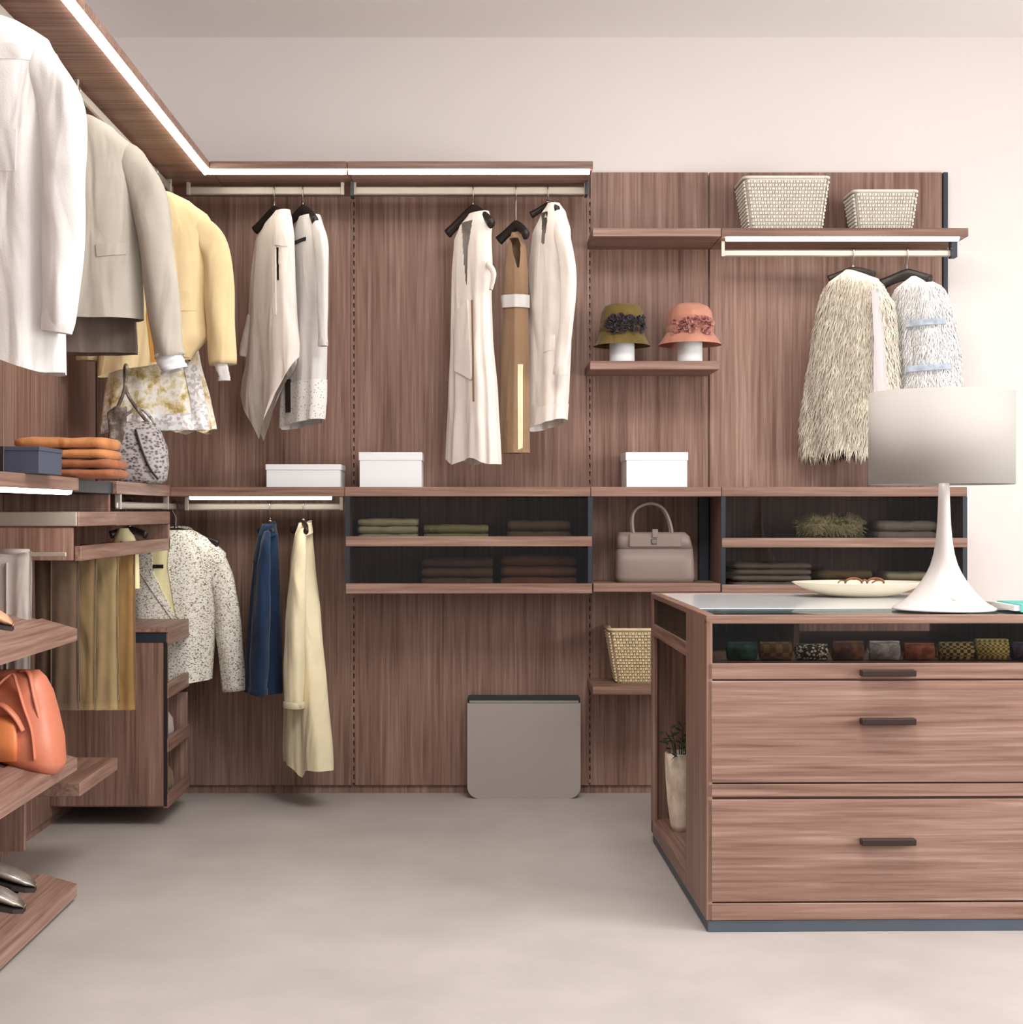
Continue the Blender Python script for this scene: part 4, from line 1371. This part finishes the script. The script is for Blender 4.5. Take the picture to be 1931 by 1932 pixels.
def fw(px): return wx(px, 514)
folded('folded_shirt', 'pale sand shirt folded thick in the upper smoked glass drawer', 'folded clothes', fw(676), fw(788), yA, yB_, zd1, wz(978, 514), SAND, 3, seed=2)
folded('folded_shirt', 'moss yellow shirt folded flat in the upper smoked glass drawer', 'folded clothes', fw(800), fw(922), yA, yB_, zd1, wz(990, 514), MOSS, 2, seed=3)
folded('folded_sweater', 'bark brown sweater folded in upper glass drawer next to the cubby', 'folded clothes', fw(958), fw(1076), yA, yB_, zd1, wz(982, 514), BARK, 2, seed=4)
folded('folded_sweater', 'bark brown sweater folded thick in middle of the lower glass drawer', 'folded clothes', fw(796), fw(930), yA, yB_, zd2, wz(1052, 514), BARK, 3, seed=5)
folded('folded_sweater', 'clay red sweater folded thick in lower glass drawer next to cubby', 'folded clothes', fw(946), fw(1088), yA, yB_, zd2, wz(1048, 514), CLAY, 3, seed=6)
folded('folded_sweater', 'ash grey sweater folded in upper drawer beside the fluffy fur scarf', 'folded clothes', fw(1656), fw(1768), yA, yB_, zd1, wz(983, 514), ASH, 2, seed=7)
folded('folded_sweater', 'ash grey sweater folded thick in lower drawer next to the cubby', 'folded clothes', fw(1384), fw(1530), yA, yB_, zd2, wz(1062, 514), ASH, 4, seed=8)
folded('folded_sweater', 'khaki sweater folded in lower drawer beneath the fluffy fur scarf', 'folded clothes', fw(1545), fw(1645), yA, yB_, zd2, wz(1076, 514), KHAKI, 2, seed=9)
folded('folded_sweater', 'pale sand sweater folded at the free end of the lower drawer', 'folded clothes', fw(1672), fw(1760), yA, yB_, zd2, wz(1080, 514), SAND, 2, seed=10)
# fluffy fur roll
class FG: pass
t = thing('fur_scarf', 'fluffy straw coloured fur scarf lying in the smoked glass drawer', 'scarf', (fw(1564), wy(514), zd1))
v, f = [], []
nx, M = 20, 16
for i in range(nx + 1):
    a = i / nx
    r = .046 * (1 - abs(2 * a - 1) ** 3 * .65) * (1 + .15 * math.sin(a * 9))
    for j in range(M):
        an = 2 * math.pi * j / M
        v.append((lerp(fw(1504), fw(1626), a), wy(514) + r * 1.4 * math.cos(an), zd1 + .046 + r * math.sin(an)))
for i in range(nx):
    for j in range(M):
        k = (j + 1) % M
        f.append((i * M + j, i * M + k, (i + 1) * M + k, (i + 1) * M + j))
f.append(tuple(reversed(range(M)))); f.append(tuple(range(nx * M, (nx + 1) * M)))
fg = FG(); fg.bv, fg.bf, fg.t, fg.X0, fg.Y0 = v, f, t, fw(1564), wy(514)
finish('core', v, f, FURY, t, True)
fur(fg, 'fur', 1500, .022, FURY, 3, droop=.35, thick=.002, zmin=zd1 + .018)

# orange sweaters on left counter
zl = ZC1 + .006
s0 = 668
zt0 = zl
hts = [(.026, RUST), (.027, RUST), (.028, ORANGE), (.032, ORANGE)]
labs = ['rust brown sweater at the bottom of pile on left counter', 'rust brown sweater second from the bottom of pile on left counter',
        'burnt orange sweater second from the top of pile on left counter', 'burnt orange sweater on top of pile on left counter']
for i, ((h, m), lab) in enumerate(zip(hts, labs)):
    sh_ = .006 * math.sin(i * 2.1)
    folded('folded_sweater', lab, 'folded clothes', wx(60 - (14 if i == 3 else 0), s0) + sh_, wx(226 - i * 5, s0) + sh_, wy(s0) - .10, wy(s0) + .12, zt0, zt0 + h, m, 1, 'orange sweaters on left counter', 20 + i)
    zt0 += h

def blob(sections, seg=24, p=2.6):
    """sections: (z, cx, cy, hx, hy) lofted superellipses"""
    v, f = [], []
    for z, cx_, cy_, hx, hy in sections:
        for j in range(seg):
            a = 2 * math.pi * j / seg
            ca, sa = math.cos(a), math.sin(a)
            v.append((cx_ + hx * math.copysign(abs(ca) ** (2 / p), ca), cy_ + hy * math.copysign(abs(sa) ** (2 / p), sa), z))
    n = len(sections)
    for i in range(n - 1):
        for j in range(seg):
            k = (j + 1) % seg
            f.append((i * seg + j, i * seg + k, (i + 1) * seg + k, (i + 1) * seg + j))
    f.append(tuple(reversed(range(seg)))); f.append(tuple(range((n - 1) * seg, n * seg)))
    return v, f

# snakeskin bag on left counter
s = 560
def q(px, py, y=0.0): return Vector((wx(px, s), wy(s) + y, wz(py, s)))
t = thing('snakeskin_bag', 'grey snakeskin slouchy handbag standing on left counter by the corner', 'handbag', (wx(262, s), wy(s), zl))
zb_ = zl
def row(py, l, r, hy): return (max(wz(py, s), zb_), (wx(l, s) + wx(r, s)) / 2, wy(s), (wx(r, s) - wx(l, s)) / 2, hy)
v, f = blob([(zb_, wx(262, s), wy(s), .075, .045), row(905, 218, 314, .06), row(880, 212, 318, .065), row(845, 206, 316, .06), row(815, 206, 304, .045), row(800, 214, 290, .03), row(795, 222, 282, .012)], 28)
finish('bag_body', v, f, SNAKE, t, True)
v, f = blob([(wz(880, s), wx(226, s), wy(s) - .055, .012, .006), (wz(850, s), wx(222, s), wy(s) - .06, .022, .01), (wz(815, s), wx(228, s), wy(s) - .052, .028, .012), (wz(780, s), wx(226, s), wy(s) - .035, .034, .016), (wz(768, s), wx(232, s), wy(s) - .03, .02, .012)], 16)
finish('scarf_knot', v, f, SNAKEDK, t, True)
path = smoothpath([q(212, 812, -.02), q(222, 780, -.03), q(238, 740, -.03), q(243, 700, -.025), q(240, 690, -.02), q(237, 704, -.01), q(240, 740, -.005), q(262, 775, -.005), q(292, 812, -.01)], 6)
v, f = tubegeo(path, .006, 8); finish('handle', v, f, SNAKEDK, t, True)
path = smoothpath([q(216, 810, .02), q(236, 782, .02), q(262, 770, .02), q(284, 790, .02), q(296, 812, .02)], 6)
v, f = tubegeo(path, .005, 8); finish('handle', v, f, SNAKE, t, True)
path = smoothpath([q(262, 812, -.05), q(276, 850, -.066), q(292, 886, -.068), q(306, 905, -.06)], 6)
v, f = tubegeo(path, .004, 6); finish('strap', v, f, BLK, t, True)

# grey handbag in cubby
s = 514
def q(px, py, y=0.0): return Vector((wx(px, s), wy(s) + y, wz(py, s)))
t = thing('leather_handbag', 'mushroom grey leather handbag with two handles in open cubby', 'handbag', (wx(1235, s), wy(s), ZN))
def row(py, l, r, hy): return (wz(py, s), (wx(l, s) + wx(r, s)) / 2, wy(s), (wx(r, s) - wx(l, s)) / 2, hy)
v, f = blob([(ZN, wx(1235, s), wy(s), wx(1306, s) - wx(1235, s), .06), row(1088, 1160, 1309, .064), row(1060, 1161, 1308, .062), row(1034, 1163, 1306, .055)], 32, 6)
finish('lower_body', v, f, GREYLEATHER, t, True)
v, f = blob([row(1034, 1162, 1306, .058), row(1012, 1164, 1300, .05), row(1004, 1168, 1292, .035)], 32, 6)
finish('upper_body', v, f, GREYLEATHER, t, True)
for yy in (-.03, .03):
    path = smoothpath([q(1200, 1034, yy - .01 if yy < 0 else yy), q(1192, 990, yy), q(1198, 962, yy * .8), q(1226, 950, yy * .7), q(1252, 962, yy * .8), q(1266, 1000, yy), q(1262, 1034, yy - .01 if yy < 0 else yy)], 6)
    v, f = tubegeo(path, .006, 8); finish('handle', v, f, GREYLEATHER, t, True)
box('flap', (wx(1184, s), wx(1282, s)), (wy(s) - .062, wy(s) - .050), (wz(1032, s), wz(1006, s)), GREYLEATHER, t, .004)
box('clasp', (wx(1226, s), wx(1236, s)), (wy(s) - .068, wy(s) - .060), (wz(1026, s), wz(1016, s)), CHROME, t, .002)
box('key_fob', (wx(1227, s), wx(1238, s)), (wy(s) - .068, wy(s) - .062), (wz(1014, s), wz(998, s)), GREYLEATHER, t, .002)

# salmon leather bag on middle shoe shelf
s = 720
ZM = EYE - .682
def shelf_z(x, H): return EYE - H + (XF - x) / (XF - XL) * .10
def q(px, py, y=0.0): return Vector((wx(px, s), wy(s) + y, wz(py, s)))
xc = wx(40, s)
t = thing('leather_bag', 'salmon leather shoulder bag with wide straps on middle shoe shelf', 'handbag', (xc, wy(s), shelf_z(xc, .682)))
tilt = .10 / (XF - XL)
secs = []
for k, (py, l, r, hy) in enumerate([(1412, -34, 114, .075), (1396, -44, 121, .088), (1360, -48, 118, .09), (1320, -42, 108, .08), (1280, -30, 98, .065), (1254, -18, 86, .045), (1240, -6, 74, .02)]):
    secs.append((wz(py, s), (wx(l, s) + wx(r, s)) / 2, wy(s), (wx(r, s) - wx(l, s)) / 2, hy))
v, f = blob(secs, 36, 2.8)
v = [(a, b, cz - (a - xc) * tilt * max(0, 1 - (cz - secs[0][0]) / .12) - .0) for a, b, cz in v]
zmin = min(cz - shelf_z(a, .682) for a, b, cz in v if a < XF)
v = [(a, b, cz - zmin + .001) for a, b, cz in v]
finish('bag_body', v, f, LEATHER, t, True)
dz = -zmin
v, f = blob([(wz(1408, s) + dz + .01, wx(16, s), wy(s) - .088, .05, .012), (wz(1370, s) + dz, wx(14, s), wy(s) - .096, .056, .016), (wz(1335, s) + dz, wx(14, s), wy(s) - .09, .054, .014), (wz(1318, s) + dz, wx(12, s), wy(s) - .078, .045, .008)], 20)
finish('front_pocket', v, f, LEATHERORANGE, t, True)  # drawn in a more orange tone than the bag body
def strap(pts, r=.009):
    path = smoothpath(pts, 6)
    v, f = tubegeo(path, r, 8, .45, (0, 1, 0)); return finish('strap', v, f, LEATHER, t, True)
up = Vector((0, 0, dz))
strap([q(-20, 1310, -.07) + up, q(10, 1266, -.075) + up, q(36, 1243, -.06) + up, q(48, 1262, -.07) + up, q(62, 1300, -.08) + up, q(78, 1345, -.085) + up, q(84, 1400, -.085) + up])
strap([q(44, 1240, -.02) + up, q(62, 1244, -.03) + up, q(80, 1290, -.06) + up, q(90, 1330, -.06) + up])
strap([q(-10, 1306, -.072) + up, q(20, 1296, -.086) + up, q(48, 1318, -.09) + up, q(64, 1345, -.09) + up], .012)

# shoes
def shoe(label, X, Y, H, ang, length, mat, sole, heel=.02, group=None):
    """low shoe lying along direction ang on a sloped shelf"""
    z0 = shelf_z(X, H)
    t = thing('shoe', label, 'shoe', (X, Y, z0), group)
    ca, sa = math.cos(ang), math.sin(ang)
    def T(a, b, c): 
        x = X + a * ca - b * sa; y = Y + a * sa + b * ca
        return (x, y, shelf_z(x, H) + c)
    secs = [(-.5, .020, .010, .075), (-.46, .030, .010, .082), (-.3, .034, .010, .078), (-.12, .034, .010, .058), (.08, .038, .010, .048), (.28, .042, .008, .044), (.42, .034, .008, .034), (.5, .014, .010, .020)]
    seg = 14
    v, f = [], []
    for a, hw, zb2, ht in secs:
        for j in range(seg):
            an = 2 * math.pi * j / seg
            v.append(T(a * length, hw * math.cos(an), zb2 + (ht - zb2) * (.5 + .5 * math.sin(an)) ** .7))
    n = len(secs)
    for i in range(n - 1):
        for j in range(seg):
            k = (j + 1) % seg
            f.append((i * seg + j, (i + 1) * seg + j, (i + 1) * seg + k, i * seg + k))
    f.append(tuple(reversed(range(seg)))); f.append(tuple(range((n - 1) * seg, n * seg)))
    finish('upper', v, f, mat, t, True)
    v, f = [], []
    for lay in (0, .011):
        for a, hw, zb2, ht in secs:
            v.append(T(a * length, hw * 1.08, lay))
        for a, hw, zb2, ht in reversed(secs):
            v.append(T(a * length, -hw * 1.08, lay))
    m = 2 * n
    f = [tuple(reversed(range(m))), tuple(range(m, 2 * m))] + [(i, (i + 1) % m, m + (i + 1) % m, m + i) for i in range(m)]
    finish('sole', v, f, sole, t)
    v, f = blob([(0, 0, 0, .03, .02), (.004, 0, 0, .026, .017)], 14)
    finish('insole', [T(-.22 * length + a * 1.2, b, .070 + c - (a + .03) * .12) for a, b, c in v], f, BLACKSOLE, t, True)
    return t
shoe('tan leather shoe on the uppermost sloped shoe shelf', -1.285, wy(745), .325, .15, .2, TANLEATHER, BLACKSOLE)
shoe('silver leather shoe on lowest shoe shelf, nearer to the support board', -1.30, wy(712), 1.03, .1, .24, SILVERSHOE, BLACKSOLE, group='silver shoes on the lowest shoe shelf')
shoe('silver leather shoe on lowest shoe shelf, farther from the support board', -1.275, wy(745), 1.03, .05, .24, SILVERSHOE, BLACKSOLE, group='silver shoes on the lowest shoe shelf')

# rolled bags in corner trays
for py, lab, m in ((1416, 'grey cloth bundle in third tray of corner unit', ASH), (1521, 'olive cloth bundle in lowest tray of corner unit', OLIVEP)):
    zt_ = zc(py) + .008
    t = thing('cloth_bundle', lab, 'bundle', (XCU - .085, (YC0 + YC1) / 2, zt_))
    cx_, cy_ = XCU - .085, (YC0 + YC1) / 2
    v, f = blob([(zt_, cx_, cy_, .05, .08), (zt_ + .03, cx_, cy_, .062, .105), (zt_ + .07, cx_, cy_, .058, .10), (zt_ + .10, cx_, cy_, .04, .07), (zt_ + .112, cx_, cy_, .015, .03)], 24, 2.2)
    finish('wrap', v, f, m, t, True)
    v, f = tubegeo(smoothpath([(cx_ + .02, cy_ - .02, zt_ + .108), (cx_, cy_, zt_ + .125), (cx_ - .02, cy_ + .02, zt_ + .108)], 5), .010, 8)
    finish('knot', v, f, m, t, True)

# ---------------------------------------------------------------- island
IX, IY = wx(1333, 740), wy(740)
ROT = math.radians(1.0)
W_, D_ = 0.93, 1.06
isl = thing('island', 'walnut wardrobe island with drawers, glass display and pale top', 'island', (IX, IY, 0))
isl.rotation_euler = (0, 0, ROT)
def L2W(x, y, z):
    return Vector((IX + x * math.cos(ROT) - y * math.sin(ROT), IY + x * math.sin(ROT) + y * math.cos(ROT), z))
def ibox(name, xr, yr, zr, mat, parent=None, bev=.0015):
    v, f = boxgeo(xr[0], xr[1], yr[0], yr[1], zr[0], zr[1], bev)
    me = bpy.data.meshes.new(name)
    ox, oy, oz = [(a[0] + a[1]) / 2 for a in (xr, yr, zr)]
    po = Vector((0, 0, 0))
    if parent is not None and parent is not isl: po = parent.location
    me.from_pydata([(a - ox, b - oy, c - oz) for a, b, c in v], [], f)
    me.materials.append(mat)
    o = bpy.data.objects.new(name, me)
    COL.objects.link(o)
    o.parent = parent or isl
    o.location = Vector((ox, oy, oz)) - po
    return o
def iz(py): return EYE - (py - PY) / 740.0
TOPZ = iz(1161)
fd = .33                      # depth of the drawer column
ibox('plinth', (.004, W_ - .004), (.003, D_ - .02), (0, iz(1737)), PLINTH)
ibox('side_panel', (0, .016), (0, fd), (iz(1737), TOPZ - .012), WZ)
ibox('side_panel', (W_ - .016, W_), (0, D_), (iz(1737), TOPZ - .012), WZ)
ibox('divider', (.016, W_ - .016), (fd - .014, fd), (iz(1737), iz(1254)), WZ)
ibox('corner_post', (0, .016), (D_ - .045, D_), (iz(1737), TOPZ - .012), WZ)
ibox('niche_back', (.30, .316), (fd, D_), (iz(1737), TOPZ - .014), WZ)
ibox('niche_end', (.016, .30), (D_ - .018, D_), (iz(1737), TOPZ - .014), WZ)
ibox('niche_floor', (0, .30), (fd, D_ - .018), (iz(1737), iz(1737) + .045), WY)
ibox('side_rail', (0, .018), (fd, D_ - .045), (iz(1262), iz(1233)), WY)
ibox('display_floor', (.016, W_ - .016), (.02, D_ - .02), (iz(1262), iz(1253)), WZ)
ibox('side_glass', (.004, .009), (fd, D_ - .045), (iz(1233), TOPZ - .012), SMOKE, None, 0)
ibox('front_glass', (.016, W_ - .016), (.006, .011), (iz(1252), iz(1177)), SMOKE, None, 0)
# top frame
ibox('top_rim', (0, W_), (0, .028), (iz(1177), TOPZ), WX)
ibox('top_rim', (0, W_), (D_ - .028, D_), (TOPZ - .016, TOPZ), WX)
ibox('top_rim', (0, .028), (.028, D_ - .028), (TOPZ - .016, TOPZ), WY)
ibox('top_rim', (W_ - .028, W_), (.028, D_ - .028), (TOPZ - .016, TOPZ), WY)
ibox('display_glass', (.028, W_ - .028), (.028, fd - .03), (TOPZ - .009, TOPZ - .003), CLEAR, None, 0)
ibox('top_panel', (.028, W_ - .028), (fd - .03, D_ - .028), (TOPZ - .014, TOPZ - .002), STONE)
# drawers
def handle(parent, z):
    xm_ = .462
    h = ibox('handle', (xm_ - .070, xm_ + .070), (-.026, -.001), (z - .010, z + .006), HANDLE, parent, .002)
    for dx in (-.058, .058):
        pass
    return h
dr = ibox('drawer_front', (.003, W_ - .003), (0, .018), (iz(1282), iz(1252)), WX); handle(dr, iz(1268))
dr = ibox('drawer_front', (.003, W_ - .003), (0, .018), (iz(1477), iz(1285)), WX); handle(dr, iz(1359))
ibox('fascia', (.003, W_ - .003), (0, .018), (iz(1504), iz(1480)), WX)
dr = ibox('drawer_front', (.003, W_ - .003), (0, .018), (iz(1702), iz(1509)), WX); handle(dr, iz(1586))
ibox('fascia', (.003, W_ - .003), (0, .018), (iz(1737), iz(1705)), WX)
ibox('carcass', (.017, W_ - .017), (.019, fd - .016), (iz(1737) + .001, iz(1262)), WX, None, 0)
for k, zq in enumerate((1268, 1359, 1586)):
    pass

# ties rolled in the display
zti = iz(1253) + .0
tl_ = ['bottle green', 'brown striped', 'white dotted', 'plum brown', 'silver grey', 'rust red', 'gold checked', 'yellow grid', 'purple']
tx = [(1376, 1432, 1212), (1438, 1498, 1212), (1507, 1566, 1216), (1576, 1634, 1210), (1646, 1702, 1210), (1712, 1768, 1214), (1778, 1842, 1212), (1848, 1908, 1206), (1918, 1974, 1212)]
for (a, b, tp), nm, m in zip(tx, tl_, TIES):
    s = 728
    y = wy(s) + .0
    xa, xb = wx(a, s), wx(b, s)
    r = (wz(tp, s) - zti) / 2
    t = thing('rolled_tie', nm + ' silk tie rolled up in island display', 'tie', ((xa + xb) / 2, y, zti))
    # spiral roll: axis along x
    v, f = [], []
    turns, nst = 2.6, 44
    for side, x in ((0, xa), (1, xb)):
        for i in range(nst + 1):
            th = 2 * math.pi * turns * i / nst
            rad = r * (.28 + .72 * i / nst)
            v.append((x, y + .03 + rad * math.cos(th - 1.57), zti + r + rad * math.sin(th - 1.57)))
    for i in range(nst):
        f.append((i, i + 1, nst + 2 + i, nst + 1 + i))
    finish('roll', v, f, m, t, True)
    v, f = blob([(0, 0, 0, r * .96, r * .96), (1, 0, 0, r * .96, r * .96)], 18, 2)
    finish('core', [(lerp(xa + .002, xb - .002, c_), y + .03 + a_, zti + r + b_) for a_, b_, c_ in v], f, m, t, True)

# lamp
s = 699
LX, LY = wx(1782, s), wy(s)
t = thing('table_lamp', 'white trumpet-base table lamp with grey drum shade on island', 'lamp', (LX, LY, TOPZ))
prof = [(.136, 0), (.136, .004), (.128, .009), (.112, .018), (.095, .032), (.077, .052), (.060, .075), (.046, .098), (.036, .120), (.028, .148), (.0225, .18), (.018, .23), (.0155, .29), (.014, .36)]
v, f = lathegeo(prof, (LX, LY, TOPZ + .001), 48); finish('base', v, f, LAMPWHITE, t, True)
zs0, zs1 = wz(914, s), wz(741, s)
R0 = 133 / s
v, f = lathegeo([(R0, 0), (R0, zs1 - zs0), (R0 - .003, zs1 - zs0), (R0 - .003, 0)], (LX - .008, LY, zs0), 64, False)
n_ = 64
f = f + [(3 * n_ + j, 3 * n_ + (j + 1) % n_, (j + 1) % n_, j) for j in range(n_)]
sh_ = finish('shade', v, f, SHADEM, t, True)
v, f = lathegeo([(.020, 0), (.022, .05), (.03, .08), (.026, .12), (.008, .135)], (LX, LY, TOPZ + .355), 24); finish('bulb', v, f, LAMPWHITE, t, True)
for k in range(3):
    a = 2 * math.pi * k / 3 + .4
    v, f = tubegeo([(LX, LY, zs0 + .05), (LX - .008 + (R0 - .002) * math.cos(a), LY + (R0 - .002) * math.sin(a), zs0 + .05)], .002, 6)
    finish('shade_arm', v, f, CHROME, t, True)
v, f = lathegeo([(.009, 0), (.008, .004)], (0, 0, 0), 16)
finish('switch', [(LX - .002 + a, LY - .090 - c + b * .7, TOPZ + .036 + b * .7) for a, b, c in v], f, CERAMIC, t, True)

# dish with glasses
s = 603
DX, DY = wx(1620, s), wy(s)
t = thing('dish', 'shallow cream oval dish on the island top', 'dish', (DX, DY, TOPZ - .002))
prof = [(.02, 0), (.085, .001), (.13, .010), (.175, .028), (.205, .044), (.208, .046), (.203, .047), (.170, .034), (.12, .016), (.06, .009), (.005, .008)]
v, f = lathegeo(prof, (0, 0, 0), 56)
finish('bowl', [(DX + a, DY + b * .62, TOPZ - .002 + c) for a, b, c in v], f, CERAMIC, t, True)
t = thing('spectacles', 'tortoiseshell spectacles lying in the cream dish', 'spectacles', (DX + .01, DY - .03, TOPZ + .03))
gz = TOPZ + .043
for dx in (-.034, .034):
    pts = [(DX + .012 + dx + .026 * math.cos(a), DY - .03, gz + .014 * math.sin(a)) for a in [2 * math.pi * i / 20 for i in range(21)]]
    v, f = tubegeo(pts, .0036, 6); finish('rim', v, f, AMBER, t, True)
v, f = tubegeo(smoothpath([(DX + .004, DY - .03, gz + .004), (DX + .012, DY - .032, gz + .009), (DX + .02, DY - .03, gz + .004)], 4), .003, 6)
finish('bridge', v, f, AMBER, t, True)
for dx in (-.06, .06):
    v, f = tubegeo(smoothpath([(DX + .012 + dx, DY - .03, gz + .006), (DX + .012 + dx * .95, DY + .04, gz + .004), (DX + .012 + dx * .9, DY + .085, gz - .006)], 5), .0028, 6)
    finish('temple', v, f, AMBER, t, True)

# book at the edge
s = 707
t = thing('book', 'teal covered book lying on island top beside lamp', 'book', (wx(1935, s), wy(s), TOPZ))
xa, xb, ya, yb2 = wx(1900, s), wx(1985, s), wy(s) - .06, wy(s) + .12
box('pages', (xa, xb - .003), (ya + .003, yb2 - .003), (TOPZ + .003, TOPZ + .017), PAPER, t, 0)
box('cover', (xa + .016, xb), (ya, yb2), (TOPZ + .016, TOPZ + .020), TEAL, t, 0)
box('cover', (xa + .016, xb), (ya, yb2), (TOPZ, TOPZ + .004), TEAL, t, 0)
box('spine', (xb - .003, xb), (ya, yb2), (TOPZ, TOPZ + .020), TEAL, t, 0)
box('fore_band', (xa + .016, xb), (ya - .0015, ya), (TOPZ, TOPZ + .020), TEAL, t, 0)

# vase and plant in the side niche
nz0 = iz(1737) + .045
vp = L2W(.066, .86, 0)
t = thing('vase', 'tall ivory relief vase in the side niche of island', 'vase', (vp.x, vp.y, nz0))
def wobv(a, k): return 1 + .03 * math.sin(6 * a + 8 * k) * (1 if k < .8 else 0)
v, f = lathegeo([(.026, 0), (.031, .02), (.040, .09), (.045, .16), (.048, .215), (.049, .242), (.046, .245), (.043, .21), (.038, .15), (.01, .148)], (vp.x, vp.y, nz0), 36, True, wobv)
finish('vessel', v, f, VASEM, t, True)
t = thing('hanging_plant', 'dark green trailing plant growing in the vase of island niche', 'plant', (vp.x, vp.y, nz0 + .2))
rr = random.Random(5)
vl, fl = [], []
for k in range(9):
    a = rr.random() * 6.28
    top = Vector((vp.x + .05 * math.cos(a), vp.y + .06 * math.sin(a), nz0 + .27 + rr.random() * .07))
    v, f = tubegeo(smoothpath([(vp.x + .01 * math.cos(a), vp.y + .01 * math.sin(a), nz0 + .147), ((vp.x + top.x) / 2, (vp.y + top.y) / 2, nz0 + .26), tuple(top)], 4), .0016, 5)
    finish('stem', v, f, LEAF, t, True)
    for m_ in range(4):
        d = Vector((rr.uniform(-1, 1), rr.uniform(-1, 1), rr.uniform(-.3, .6))).normalized()
        sd = d.cross(Vector((0, 0, 1))).normalized()
        b = top - Vector((0, 0, .012 * m_))
        L = .035
        v = [tuple(b), tuple(b + d * L * .5 + sd * .010), tuple(b + d * L), tuple(b + d * L * .5 - sd * .010), tuple(b + d * L * .5 + Vector((0, 0, .004)))]
        finish('leaf', v, [(0, 1, 4), (1, 2, 4), (2, 3, 4), (3, 0, 4)], LEAF, t, True)
